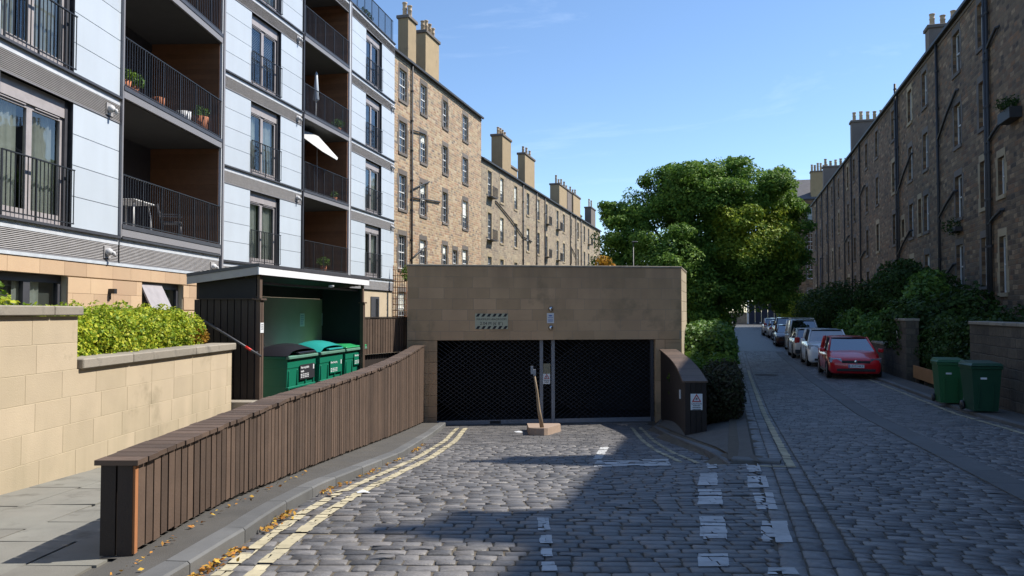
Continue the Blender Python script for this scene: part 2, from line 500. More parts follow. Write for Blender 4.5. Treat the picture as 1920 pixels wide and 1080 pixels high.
M_['panel'] = simple('pale_blue_panel', (0.528, 0.584, 0.64), 0.42, var=0.05, nscale=1.1, namt=0.08, spec=0.4)
M_['panel_back'] = simple('panel_joint', (0.12, 0.12, 0.13), 0.8)
streaked(M_['panel'], -40.0, 14.0, (.40, .43, .46), .22)
M_['grey_metal'] = simple('grey_metal', (0.24, 0.232, 0.24), 0.5, var=0.05, nscale=1.5, namt=0.1)
M_['louver'] = simple('louver_grey', (0.344, 0.328, 0.32), 0.5, var=0.04)
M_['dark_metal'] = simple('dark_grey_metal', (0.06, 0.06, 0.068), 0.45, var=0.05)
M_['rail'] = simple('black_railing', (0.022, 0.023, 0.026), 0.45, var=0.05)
M_['frame_grey'] = simple('door_frame_grey', (0.36, 0.33, 0.33), 0.5, var=0.04)
M_['cedar'] = simple('cedar_lining', (0.20, 0.085, 0.034), 0.65, var=0.2, nscale=5, namt=0.25, hue=(0.16, 0.075, 0.034))
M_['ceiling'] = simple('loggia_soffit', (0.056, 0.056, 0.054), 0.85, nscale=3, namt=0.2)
M_['room'] = simple('dim_room', (0.05, 0.048, 0.045), 0.9)
M_['curtain'] = simple('curtain', (0.8525, 0.8525, 0.7425), 0.9, var=0.1)
M_['glass'] = glass_mat('window_glass')
M_['clear'] = clear_glass('door_glass')
M_['sash'] = simple('white_sash', (0.72, 0.72, 0.70), 0.5, var=0.08)
M_['black'] = simple('black_plastic', (0.018, 0.018, 0.02), 0.5)
M_['unlit_dark'] = simple('garage_dark', (0.02, 0.02, 0.022), 0.9)  # near-black colour stands in for the darkness inside the garage
M_['steel'] = simple('galvanised_steel', (0.27, 0.28, 0.31), 0.45, 0.5, nscale=12, namt=0.2)
M_['chrome'] = simple('polished_steel', (0.6, 0.6, 0.6), 0.15, 1.0)
M_['sign_white'] = simple('sign_white', (0.66, 0.67, 0.68), 0.5, nscale=4, namt=0.08)
M_['sign_cream'] = simple('sign_cream', (0.52, 0.51, 0.37), 0.5, nscale=4, namt=0.08)
M_['ink'] = simple('black_ink', (0.02, 0.02, 0.025), 0.6)
M_['ink_red'] = simple('red_ink', (0.45, 0.02, 0.025), 0.6)
M_['ink_blue'] = simple('blue_ink', (0.08, 0.16, 0.42), 0.6)
M_['slate'] = simple('slate_roof', (0.085, 0.08, 0.085), 0.7, var=0.1, nscale=2, namt=0.3)
M_['pot'] = simple('chimney_clay', (0.46, 0.34, 0.22), 0.85, var=0.25)
M_['terracotta'] = simple('terracotta', (0.42, 0.15, 0.07), 0.8)
M_['lead'] = simple('lead_gutter', (0.035, 0.035, 0.038), 0.6)
M_['soil'] = simple('soil', (0.05, 0.04, 0.03), 0.95, nscale=8, namt=0.4)
M_['grassy'] = simple('rough_grass', (0.05, 0.075, 0.025), 0.95, nscale=2, namt=0.4, hue=(0.07, 0.065, 0.035))
M_['bark'] = simple('bark', (0.06, 0.048, 0.036), 0.9, nscale=9, namt=0.4, bump=0.6, bscale=25)
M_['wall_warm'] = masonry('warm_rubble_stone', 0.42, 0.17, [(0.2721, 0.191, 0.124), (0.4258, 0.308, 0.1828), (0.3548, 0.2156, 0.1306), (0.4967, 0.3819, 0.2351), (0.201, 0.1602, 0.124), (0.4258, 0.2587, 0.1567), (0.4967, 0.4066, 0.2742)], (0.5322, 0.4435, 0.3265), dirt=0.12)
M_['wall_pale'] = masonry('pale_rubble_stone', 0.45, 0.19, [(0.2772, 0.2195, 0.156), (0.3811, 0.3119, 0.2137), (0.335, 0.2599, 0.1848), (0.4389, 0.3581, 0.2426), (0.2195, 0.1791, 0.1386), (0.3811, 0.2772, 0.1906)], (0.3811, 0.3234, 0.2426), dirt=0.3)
M_['wall_dark'] = masonry('dark_rubble_stone', 0.46, 0.19, [(0.1013, 0.0732, 0.04968), (0.243, 0.1647, 0.0972), (0.1485, 0.1037, 0.0648), (0.351, 0.244, 0.1458), (0.081, 0.061, 0.04536), (0.27, 0.1464, 0.0756), (0.1755, 0.1281, 0.0864)], (0.162, 0.122, 0.0864), mw=0.02, wob=0.05, dirt=0.35)  # stones toned darker than the warm and pale mixes
M_['garden_wall'] = masonry('garden_wall_stone', 0.5, 0.22, [(0.078, 0.066, 0.054), (0.12, 0.099, 0.075), (0.096, 0.078, 0.06), (0.144, 0.12, 0.09)], (0.084, 0.072, 0.06), dirt=0.6)
M_['harl'] = simple('harled_chimney', (0.3465, 0.2546, 0.1446), 0.9, nscale=2, namt=0.15, bump=0.4, bscale=40, stain=((0.1575, 0.1222, 0.08479), 1.2, 0.6))
M_['harl_dark'] = simple('sooty_harl', (0.17, 0.14, 0.12), 0.9, nscale=2, namt=0.2, bump=0.4, bscale=40)
M_['dressed_dark'] = simple('dark_dressed_stone', (0.1403, 0.119, 0.102), 0.85, var=0.2, nscale=3, namt=0.2, bump=0.2)
M_['dressed_pale'] = simple('pale_dressed_stone', (0.36, 0.285, 0.18), 0.85, var=0.15, nscale=3, namt=0.2, bump=0.2)
M_['hedge'] = leaf_mat('hedge_leaf', [(0.1035, 0.1993, 0.01656), (0.2484, 0.3622, 0.0276), (0.414, 0.489, 0.0414), (0.621, 0.5977, 0.0621), (0.207, 0.3079, 0.0276)], 0.3, 0.42)
M_['laurel'] = leaf_mat('laurel_leaf', [(0.05, 0.125, 0.025), (0.1, 0.2, 0.0375), (0.1625, 0.2625, 0.05), (0.0625, 0.1375, 0.0375)], 0.25, 0.38)
M_['tree_leaf'] = leaf_mat('tree_leaf', [(0.07043, 0.1558, 0.03271), (0.1258, 0.2391, 0.04024), (0.2012, 0.3144, 0.04528), (0.1006, 0.2012, 0.04024)], 0.28, 0.5)
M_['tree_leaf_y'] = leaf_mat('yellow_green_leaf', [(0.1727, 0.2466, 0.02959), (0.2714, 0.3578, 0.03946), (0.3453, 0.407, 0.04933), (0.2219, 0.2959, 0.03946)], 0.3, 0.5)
M_['shrub'] = leaf_mat('shrub_leaf', [(0.02856, 0.0612, 0.01469), (0.04896, 0.09384, 0.01795), (0.02448, 0.04896, 0.01632)], 0.25, 0.5)
M_['lime'] = leaf_mat('lime_leaf', [(0.09, 0.17, 0.02), (0.13, 0.22, 0.025)], 0.3, 0.5)
M_['orange_leaf'] = leaf_mat('orange_leaf', [(0.35, 0.14, 0.015), (0.45, 0.25, 0.03), (0.3, 0.2, 0.03)], 0.3, 0.5)
M_['fallen'] = leaf_mat('fallen_leaf', [(0.28, 0.10, 0.025), (0.42, 0.20, 0.04), (0.5, 0.33, 0.06), (0.2, 0.08, 0.03)], 0.1, 0.7)

def scatter(n, pts, nrm, size, spread=0.9, asp=0.55, name='leaves', mat=None, parent=None):
    """leaf-shaped quads at pts (n,3) facing roughly along nrm"""
    n = len(pts)
    nr = nrm + rng.normal(0, spread, (n, 3)); nr /= np.linalg.norm(nr, axis=1)[:, None] + 1e-9
    a = np.cross(nr, rng.normal(0, 1, (n, 3))); a /= np.linalg.norm(a, axis=1)[:, None] + 1e-9
    b = np.cross(nr, a)
    sz = (size * (0.6 + 0.8 * rng.random(n)))[:, None]
    V = np.stack([pts - a * sz * 0.5, pts + b * sz * asp * 0.5 + nr * sz * 0.08, pts + a * sz * 0.5, pts - b * sz * asp * 0.5 + nr * sz * 0.08], axis=1)
    return quads(name, V, mat, parent)

def blob_points(lobes, per_m2, shell=0.55, thin=0):
    """points through the outer part of ellipsoid lobes [(c, (rx,ry,rz))], outward normals"""
    P, N = [], []
    for c, r in lobes:
        c = np.array(c, float); r = np.array(r, float)
        area = 4 * math.pi * ((r[0] * r[1]) ** 1.6 / 3 + (r[0] * r[2]) ** 1.6 / 3 + (r[1] * r[2]) ** 1.6 / 3) ** (1 / 1.6)
        n = max(8, int(area * per_m2))
        d = rng.normal(0, 1, (n, 3)); d /= np.linalg.norm(d, axis=1)[:, None]
        k = 1 - shell * rng.random(n) ** 1.6
        ph = rng.random(3) * 6.28                                    # lumpy outline
        lump = 1 + 0.10 * np.sin(5 * d[:, 0] + ph[0]) * np.sin(5 * d[:, 1] + ph[1]) + 0.08 * np.sin(9 * d[:, 2] + ph[2] + 4 * d[:, 0])
        q = c + d * r * (k * lump)[:, None]
        if thin:
            f = thin
            g = np.sin(q[:, 0] * 2.1 * f + 1.3 * np.sin(q[:, 1] * 1.3 * f)) + np.sin(q[:, 1] * 2.3 * f + 1.1 * np.sin(q[:, 2] * 1.7 * f)) + np.sin(q[:, 2] * 2.6 * f + 1.2 * np.sin(q[:, 0] * 1.1 * f))
            keep = g + rng.normal(0, .45, n) > -1.15
            q = q[keep]; d = d[keep]
        P.append(q); N.append(d)
    return np.concatenate(P), np.concatenate(N)

# ------------------------------------------------------------------ ground, road, ramp
def kr(y): return lin(KR, y)
def gx(y, la=0.3): return (la + 0.2696 * y) / 0.963
_zf0 = zf
def zf(x, y):
    if 9.7 < y < 22.5 and x > kr(y) + 0.02:
        xg = gx(y)
        if x < xg:
            t = (x - kr(y)) / max(0.05, xg - kr(y))
            return (Rz(y) + 0.1) * (1 - t) + (S(y) + 0.03) * t
        return S(y)
    return _zf0(x, y)

g = MB()
XS = [-1500, -250, -60, -20, -2.6, 5.5, 20, 60, 250, 1500]
YS = [-1200, -60, -10, 0, 2, 5, 9, 13, 17, 21, 26, 29, 36, 45, 60, 75, 92, 130, 200, 400, 2500]
for xa, xb in zip(XS, XS[1:]):
    for ya, yb in zip(YS, YS[1:]):
        if xa >= -2.7 and xb <= 5.6 and ya >= 1.9 and yb <= 26.1: continue
        dz = 0.09
        g.q((xa, ya, S(ya) - dz), (xb, ya, S(ya) - dz), (xb, yb, S(yb) - dz), (xa, yb, S(yb) - dz))
o = g.build('ground', M_['grassy']); o['kind'] = 'structure'

# bed of dirt under the setts
b = MB()
st = 0.25
for i in range(33):
    for j in range(97):
        xa = -2.6 + i * st; ya = 2 + j * st
        xb, yb = min(xa + st, 5.5), min(ya + st, 26.0)
        if xb <= xa or yb <= ya: continue
        if (ya + st / 2) > 20.5 + 0.139 * (xa + 2.6) and xa < 4.7 + 0.28 * (ya - 21.4): continue
        b.face([(x, y, zf(x, y) - 0.010) for x, y in ((xa, ya), (xb, ya), (xb, yb), (xa, yb))], 0.5)
for j in range(200):                                   # street bed further out
    aa, ab = 2 + j * 0.25, 2.25 + j * 0.25
    for la, lb in ((-0.05, 2.5), (2.5, 5.0)):
        p = [LA(la, aa), LA(lb, aa), LA(lb, ab), LA(la, ab)]
        if all(q_.x < 5.3 and q_.y < 25.8 for q_ in p): continue
        b.face([(q_.x, q_.y, S(q_.y) - 0.008) for q_ in p], 0.5)
road = b.build('cobbled_road', M_['bed']); road['kind'] = 'structure'

far = MB(frame(LA(0, 0), (RT.x, RT.y)))
for aa, ab in ((50, 60), (60, 75), (75, 92), (92, 112), (112, 140)):
    y0, y1 = aa * .963, ab * .963
    far.q((-0.3, aa, S(y0)), (5.0, aa, S(y0) ), (5.0, ab, S(y1)), (-0.3, ab, S(y1)))
M_['far_setts'] = masonry('far_setts', 0.2, 0.13, [(0.08, 0.08, 0.085), (0.12, 0.12, 0.12), (0.10, 0.098, 0.09), (0.14, 0.135, 0.125)], (0.06, 0.055, 0.045), mw=0.012, wob=0.01, rough=0.55, bump=0.4, dirt=0.2)
o = far.build('street', M_['far_setts']); o['kind'] = 'structure'
cs = MB()
p = [LA(-14, 112), LA(16, 112), LA(16, 122), LA(-14, 122)]
cs.q(*[(q_.x, q_.y, S(q_.y) + 0.006) for q_ in p])
o = cs.build('cross_street', M_['asphalt']); o['kind'] = 'structure'

# setts: (polygon of top corners xy, z plane)
SETTS = []
def add_sett(cx, cy, hx, hy, yaw, zfun=zf):
    c, s_ = math.cos(yaw), math.sin(yaw)
    z0 = zfun(cx, cy)
    e = 0.06
    sx_ = (zfun(cx + e, cy) - zfun(cx - e, cy)) / (2 * e); sy_ = (zfun(cx, cy + e) - zfun(cx, cy - e)) / (2 * e)
    sx_ = max(-.12, min(.12, sx_)) + random.gauss(0, 0.01); sy_ = max(-.12, min(.12, sy_)) + random.gauss(0, 0.016)
    z0 += random.gauss(0, 0.002)
    j = 0.006
    near = cy < 12
    pts = []
    if near:
        k = min(hx, hy) * random.uniform(0.10, 0.24)
        loc = [(-hx + k, -hy), (hx - k, -hy), (hx, -hy + k), (hx, hy - k), (hx - k, hy), (-hx + k, hy), (-hx, hy - k), (-hx, -hy + k)]
    else:
        loc = [(-hx, -hy), (hx, -hy), (hx, hy), (-hx, hy)]
    for (x, y) in loc:
        x += random.uniform(-j, j); y += random.uniform(-j, j)
        pts.append((cx + x * c - y * s_, cy + x * s_ + y * c))
    SETTS.append((pts, (cx, cy, z0, sx_, sy_)))
y = 2.4
while y < 21.2:                                         # ramp and junction: courses across
    dy = random.uniform(0.104, 0.128)
    xl = lin(KL, y) + 0.02
    xr = (gx(y) if y < 9.4 else kr(y)) - 0.02
    if y > 20.2: xl, xr = -1.6, 3.6
    x = xl - random.uniform(0, 0.12)
    tilt = random.gauss(0, 0.006)
    while x < xr:
        w = random.uniform(0.14, 0.25)
        if x + w > xr + 0.05: w = max(0.08, xr - x)
        xm = x + w / 2
        yy = y + tilt * (xm) + 0.02 * math.sin(xm * 1.3 + y * 0.6)
        if xm > xl - 0.03 and yy < 20.55 + 0.139 * (xm + 2.6) - 0.3:
            add_sett(xm, yy, w / 2 - random.uniform(0.004, 0.010), dy / 2 - random.uniform(0.004, 0.008), random.gauss(tilt, 0.012))
        x += w
        if w <= 0.081: break
    y += dy
base_yaw = math.atan2(RT.y, RT.x)
def strow(l0, l1, a0, a1, st0, st1, w0, w1):
    a = a0
    while a < a1:
        da = random.uniform(st0, st1)
        l = l0 - random.uniform(0, 0.1) if l1 - l0 > 0.5 else l0
        while l < l1 - 0.03:
            w = random.uniform(w0, w1)
            if l + w > l1 - 0.06: w = l1 - l
            lm = max(l, l0); ww = l + w - lm
            if ww > 0.05:
                p = LA(lm + ww / 2, a + da / 2 + 0.02 * math.sin(lm * 2.1 + a * .7))
                add_sett(p.x, p.y, ww / 2 - random.uniform(0.004, 0.010), da / 2 - random.uniform(0.004, 0.008), base_yaw + random.gauss(0, 0.015), lambda x_, y_: S(y_))
            l += w
        a += da
strow(0.80, 2.60, 2.2, 50, 0.104, 0.128, 0.15, 0.26)
strow(3.0, 4.92, 4.0, 50, 0.104, 0.128, 0.15, 0.26)
for k in range(3):                                     # gutter courses along the kerb
    strow(0.30 + k * 0.165, 0.30 + (k + 1) * 0.165, 2.2, 50, 0.13, 0.24, 0.165, 0.165)

def topz(pl, x, y): cx, cy, z0, sx_, sy_ = pl; return z0 + (x - cx) * sx_ + (y - cy) * sy_
def sett_faces(mb, pts, pl, r):
    n = len(pts); cx, cy = pl[0], pl[1]
    ins = [(x + (cx - x) * 0.045, y + (cy - y) * 0.08) for x, y in pts]
    top = [(x, y, topz(pl, x, y)) for x, y in ins]
    mid = [(x, y, topz(pl, x, y) - 0.006) for x, y in pts]
    low = [(x, y, topz(pl, x, y) - 0.06) for x, y in pts]
    if cy < 14:                                        # slightly domed, worn tops
        ctr = (cx, cy, pl[2] + 0.0015)
        mb.mesh([ctr] + top + mid, [(0, 1 + i, 1 + (i + 1) % n) for i in range(n)] + [(1 + n + i, 1 + n + (i + 1) % n, 1 + (i + 1) % n, 1 + i) for i in range(n)], r, True)
    else:
        mb.mesh(top + mid, [tuple(range(n))] + [(n + i, n + (i + 1) % n, (i + 1) % n, i) for i in range(n)], r, False)
    mb.mesh(mid + low, [(n + i, n + (i + 1) % n, (i + 1) % n, i) for i in range(n)], r, False)
def in_view(x, y, z):
    if y < 1: return False
    u = 960 + FPX * x / y; v = 585 - FPX * (z - EYE) / y
    return -10 < u < 1930 and v < 1088
order = sorted(range(len(SETTS)), key=lambda i: SETTS[i][1][1] + (0 if in_view(SETTS[i][1][0], SETTS[i][1][1], SETTS[i][1][2]) else 1000))
near300 = set(order[:300])
rest = MB()
for i, (pts, pl) in enumerate(SETTS):
    if i in near300:
        m = MB(); sett_faces(m, pts, pl, random.random()); m.build('sett', M_['sett'], road)
    else: sett_faces(rest, pts, pl, random.random())
o = rest.build('setts', M_['sett'], road); o['kind'] = 'stuff'

def clip(poly, quad):
    """convex clip of poly by ccw quad"""
    for i in range(len(quad)):
        ax, ay = quad[i]; bx, by = quad[(i + 1) % len(quad)]
        out_ = []
        for k in range(len(poly)):
            p, q_ = poly[k], poly[(k + 1) % len(poly)]
            dp = (bx - ax) * (p[1] - ay) - (by - ay) * (p[0] - ax); dq = (bx - ax) * (q_[1] - ay) - (by - ay) * (q_[0] - ax)
            if dp >= 0: out_.append(p)
            if dp * dq < 0:
                t = dp / (dp - dq); out_.append((p[0] + (q_[0] - p[0]) * t, p[1] + (q_[1] - p[1]) * t))
        poly = out_
        if len(poly) < 3: return []
    return poly
def paint(name, quad_list, mat, miss=0.06):
    mb = MB()
    for qd in quad_list:
        ar = sum(qd[i][0] * qd[(i + 1) % 4][1] - qd[(i + 1) % 4][0] * qd[i][1] for i in range(4))
        if ar < 0: qd = qd[::-1]
        x0, x1 = min(p[0] for p in qd) - .2, max(p[0] for p in qd) + .2; y0, y1 = min(p[1] for p in qd) - .2, max(p[1] for p in qd) + .2
        for pts, pl in SETTS:
            if not (x0 < pl[0] < x1 and y0 < pl[1] < y1): continue
            ins = [(x - (pl[0] - x) * 0.06, y - (pl[1] - y) * 0.12) for x, y in pts]
            jx = random.gauss(0, .005)
            c = clip(ins, [(x + jx, y) for x, y in qd])
            if len(c) > 2 and random.random() > miss:
                mb.face([(x, y, topz(pl, x, y) + 0.0065) for x, y in c], random.random())
    return mb.build(name, mat, road)
def line_quads(tab, w, step=0.6):
    """tab: [(y,x)] centre line"""
    ys = [tab[0][0]]
    while ys[-1] < tab[-1][0] - step: ys.append(ys[-1] + step)
    ys.append(tab[-1][0])
    return [[(lin(tab, a) - w / 2, a), (lin(tab, a) + w / 2, a), (lin(tab, b_) + w / 2, b_), (lin(tab, b_) - w / 2, b_)] for a, b_ in zip(ys, ys[1:])]
YLo = [(2.4, -1.70), (5.0, -1.62), (7.8, -1.55), (11.6, -1.20), (15, -1.08), (19.2, -1.14)]
paint('yellow_line', line_quads(YLo, 0.105), M_['yellow'], 0.01)
paint('yellow_line', line_quads([(a, x - 0.20) for a, x in YLo], 0.09), M_['yellow'], 0.06)
YRo = [(10.9, 2.36), (13, 2.36), (15.2, 2.52), (19.6, 2.98)]
paint('yellow_line', line_quads(YRo, 0.075), M_['yellow'], 0.02)
paint('yellow_line', line_quads([(a - .1, x + 0.2) for a, x in YRo], 0.075), M_['yellow'], 0.05)
def along_quads(la, a0, a1, w, step=0.7):
    r_ = []
    while a0 < a1:
        p = [LA(la - w / 2, a0), LA(la + w / 2, a0), LA(la + w / 2, a0 + step), LA(la - w / 2, a0 + step)]
        r_.append([(q_.x, q_.y) for q_ in p]); a0 += step
    return r_
paint('yellow_line', along_quads(0.68, 9.9, 33, 0.10), M_['yellow'], 0.0)
p0, p1 = LA(0.33, 9.85), LA(0.75, 9.95)
paint('yellow_line', [[(p0.x, p0.y), (p1.x, p1.y), (p1.x, p1.y + .07), (p0.x, p0.y + .07)]], M_['yellow'])
paint('edge_line', along_quads(4.68, 9, 34, 0.09), M_['yellow'], 0.1)
def GP(px, py):
    d = ray(px, py); k = 3.0
    for _ in range(60):
        z = zf(d.x * k / d.y, k)
        k2 = (z - EYE) / d.z * d.y
        k = k + (k2 - k) * 0.5
    return (d.x * k / d.y, k)
for qd in ([(1327, 879), (1344, 879), (1340, 869), (1325, 869)], [(1309, 911), (1346, 911), (1345, 888), (1312, 888)], [(1308, 947), (1356, 947), (1352, 918), (1310, 918)],
           [(1314, 1012), (1364, 1012), (1358, 969), (1312, 969)], [(1310, 1064), (1368, 1064), (1364, 1040), (1308, 1040)],
           [(1405, 886), (1428, 886), (1422, 870), (1398, 870)], [(1402, 915), (1441, 915), (1437, 893), (1401, 893)], [(1420, 956), (1458, 957), (1448, 925), (1412, 925)],
           [(1430, 1017), (1486, 1017), (1474, 978), (1428, 978)], [(1440, 1078), (1500, 1078), (1490, 1066), (1440, 1066)],
           [(1112, 862), (1128, 862), (1142, 839), (1126, 839)], [(1112, 876), (1258, 874), (1252, 861), (1120, 864)],
           [(1008, 995), (1032, 995), (1028, 972), (1008, 972)], [(1012, 1020), (1036, 1020), (1034, 1004), (1014, 1004)], [(1016, 1045), (1038, 1045), (1036, 1030), (1016, 1030)], [(1016, 1072), (1046, 1072), (1042, 1055), (1018, 1055)]):
    paint('white_marking', [[GP(*q_) for q_ in qd]], M_['white'], 0.3 if qd[0] == (1112, 876) else 0.0)

# smooth stone track along the street, in slabs
a = 3.0
while a < 50:
    l = random.uniform(0.9, 1.5)
    m = MB(); p = [LA(2.615, a), LA(2.985, a), LA(2.985, a + l - .015), LA(2.615, a + l - .015)]
    zt = [S(q_.y) + 0.004 for q_ in p]
    m.hexa([(q_.x, q_.y, z - .05) for q_, z in zip(p, zt)] + [(q_.x, q_.y, z) for q_, z in zip(p, zt)])
    m.build('track_slab', M_['kerb'], road); a += l

# kerbs
def kerb_run(path, zt, width, side, parent, seg=0.92):
    """path [(x,y)] of the road-side edge; stones lie to the `side` of it"""
    d = [0]
    for (xa, ya), (xb, yb) in zip(path, path[1:]): d.append(d[-1] + math.hypot(xb - xa, yb - ya))
    def at(t):
        for i in range(len(path) - 1):
            if t <= d[i + 1] or i == len(path) - 2:
                k = (t - d[i]) / (d[i + 1] - d[i]); a_, b_ = path[i], path[i + 1]
                dx, dy = (b_[0] - a_[0]) / (d[i + 1] - d[i]), (b_[1] - a_[1]) / (d[i + 1] - d[i])
                return (a_[0] + (b_[0] - a_[0]) * k, a_[1] + (b_[1] - a_[1]) * k), (-dy * side, dx * side)
    t = 0
    while t < d[-1] - 0.1:
        e = min(t + seg * random.uniform(0.85, 1.15), d[-1])
        m = MB(); lo, hi, tp = [], [], []
        n = 3
        P = []
        for i in range(n + 1):
            (x, y_), (nx, ny) = at(t + (e - t - 0.01) * i / n)
            P.append(((x, y_), (x + nx * width, y_ + ny * width), zt(x, y_)))
        r = random.random()
        for i in range(n):
            (a0, b0, z0), (a1, b1, z1) = P[i], P[i + 1]
            c = 0.015
            def ins(a_, b_): return (a_[0] + (b_[0] - a_[0]) * c / width, a_[1] + (b_[1] - a_[1]) * c / width)
            i0, i1 = ins(a0, b0), ins(a1, b1)
            m.face([(*a0, z0 - .3), (*a1, z1 - .3), (*a1, z1 - c), (*a0, z0 - c)], r)
            m.face([(*a0, z0 - c), (*a1, z1 - c), (*i1, z1), (*i0, z0)], r)
            m.face([(*i0, z0), (*i1, z1), (*b1, z1), (*b0, z0)], r)
            m.face([(*b0, z0), (*b1, z1), (*b1, z1 - .3), (*b0, z0 - .3)], r)
        for (a_, b_, z) in (P[0], P[-1]):
            m.face([(*a_, z - .3), (*b_, z - .3), (*b_, z - .001), (*a_, z - .014)], r)
        m.build('kerb_stone', M_['kerb'], parent)
        t = e
kerb = setting('kerb')
kerb_run([(x, y) for y, x in KL], lambda x, y: Rz(y) + 0.10, 0.16, 1, kerb)
kerb_run([(x, y) for y, x in KR][1:], lambda x, y: Rz(y) + 0.10, 0.16, -1, kerb)
kerb_run([(3.28, 9.62), (2.74, 9.86)], lambda x, y: S(y) + 0.035, 0.20, -1, kerb, 0.7)
kerb_run([LA(4.95, a).to_tuple()[:2] for a in (8, 20, 30, 40, 52, 70, 90)], lambda x, y: S(y) + 0.07, 0.15, -1, kerb)

# tarmac strip beside the fence, corner pavement, narrow pavement on the right
m = MB()
ys = [2 + 0.5 * i for i in range(37)]
for a, b_ in zip(ys, ys[1:]):
    m.face([(-2.62 if a > 4.9 else -2.5, a, Rz(a) + 0.088), (lin(KL, a) - 0.15, a, Rz(a) + 0.088), (lin(KL, b_) - 0.15, b_, Rz(b_) + 0.088), (-2.62 if a > 4.9 else -2.5, b_, Rz(b_) + 0.088)], 0.5)
o = m.build('ramp_pavement', M_['asphalt']); o['kind'] = 'structure'
m = MB()
ys = [9.62 + 0.4 * i for i in range(31)]
for a, b_ in zip(ys, ys[1:]):
    for k in range(4):
        def px_(y_, t): x0 = kr(y_) + 0.15; return x0 + (max(gx(y_, .27), x0 + .02) - x0) * t
        q4 = [(px_(a, k / 4), a), (px_(a, (k + 1) / 4), a), (px_(b_, (k + 1) / 4), b_), (px_(b_, k / 4), b_)]
        m.face([(x, y_, zf(x, y_) + 0.004 + (0.03 if y_ < 10.2 else 0)) for x, y_ in q4], 0.5)
o = m.build('corner_pavement', M_['asphalt']); o['kind'] = 'structure'
m = MB()
for a in range(8, 90, 2):
    p = [LA(5.09, a), LA(5.75, a), LA(5.75, a + 2), LA(5.09, a + 2)]
    m.face([(q_.x, q_.y, S(q_.y) + 0.066) for q_ in p], 0.5)
o = m.build('side_pavement', M_['asphalt']); o['kind'] = 'structure'

# left pavement of slabs
pave = setting('pavement')
yv = 1.5; row = 0
xL, xR = -4.75, -2.50
while xR > -4.7:
    xa = xR - random.choice((0.60, 0.60, 0.45)); xa = max(xa, -4.75)
    yv = 1.5 - random.uniform(0, 0.8)
    while yv < 13.0:
        l = random.choice((0.75, 0.9, 0.9, 0.6))
        z = [S(yv) + 0.085, S(yv + l) + 0.085]; j = [random.gauss(0, 0.0025) for _ in range(4)]
        if yv + l > 1.6:
            m = MB(); e = 0.006
            sh = 0.027 * (yv - 7)
            x0, x1, y0, y1 = xa + e + sh, xR - e + sh, yv + e, yv + l - e
            if y0 < 5.15 or x1 < -2.42:
                x1 = min(x1, -2.50) if y1 > 4.6 else x1
                m.hexa([(x0, y0, z[0] - .06), (x1, y0, z[0] - .06), (x1, y1, z[1] - .06), (x0, y1, z[1] - .06), (x0, y0, z[0] + j[0]), (x1, y0, z[0] + j[1]), (x1, y1, z[1] + j[2]), (x0, y1, z[1] + j[3])])
                m.build('paving_slab', M_['slab'], pave)
        yv += l
    xR = xa
m = MB()
for a, b_ in zip([1.5, 5, 9, 13, 17, 22], [5, 9, 13, 17, 22, 28]):
    m.q((-9, a, S(a) + 0.068), (-2.47, a, S(a) + 0.068), (-2.47, b_, S(b_) + 0.068), (-9, b_, S(b_) + 0.068))
m.build('paving_bed', M_['asphalt'], pave)

# fallen leaves in the gutter, litter
n = 520
yy = np.concatenate([rng.uniform(4.2, 14, 480), rng.uniform(4.4, 6.6, 190)])
cl = np.array([0.5 + 0.5 * math.sin(v * 4.1) + 0.4 * math.sin(v * 9.7) for v in yy])
keep = cl > 0.45; yy = yy[keep]
xx = np.array([lin(KL, v) for v in yy]) + 0.02 + np.abs(rng.normal(0, 0.045, len(yy)))
zz = np.array([zf(a, b_) for a, b_ in zip(xx, yy)]) + 0.012 + 0.02 * rng.random(len(yy))
P = np.stack([xx, yy, zz], 1)
o = scatter(0, P, np.tile([0, 0, 1.0], (len(P), 1)), 0.042, 0.45, 0.6, 'fallen_leaves', M_['fallen'])
o['kind'] = 'stuff'
yy = rng.uniform(4.6, 9, 60); xx = -2.36 + np.abs(rng.normal(0, .05, 60)); zz = np.array([Rz(v) for v in yy]) + .105
o2 = scatter(0, np.stack([xx, yy, zz], 1), np.tile([0, 0, 1.0], (60, 1)), 0.035, 0.4, 0.6, 'fallen_leaves', M_['fallen']); o2['kind'] = 'stuff'
for px, py, s_, lb in ((680, 925, .09, 'crumpled white paper scrap on the double yellow line'), (972, 811, .16, 'white litter scrap on the setts before the garage grille')):
    x, y = GP(px, py); m = MB(); z = zf(x, y) + .008
    v = [(x + s_ * math.cos(t) * random.uniform(.6, 1), y + .7 * s_ * math.sin(t) * random.uniform(.6, 1), z + random.uniform(0, .02)) for t in [k * 1.05 for k in range(6)]]
    m.mesh([(x, y, z + .03)] + v, [(0, 1 + k, 1 + (k + 1) % 6) for k in range(6)], .5, False)
    tag(m.build('paper_scrap', M_['sign_white']), lb, 'litter')

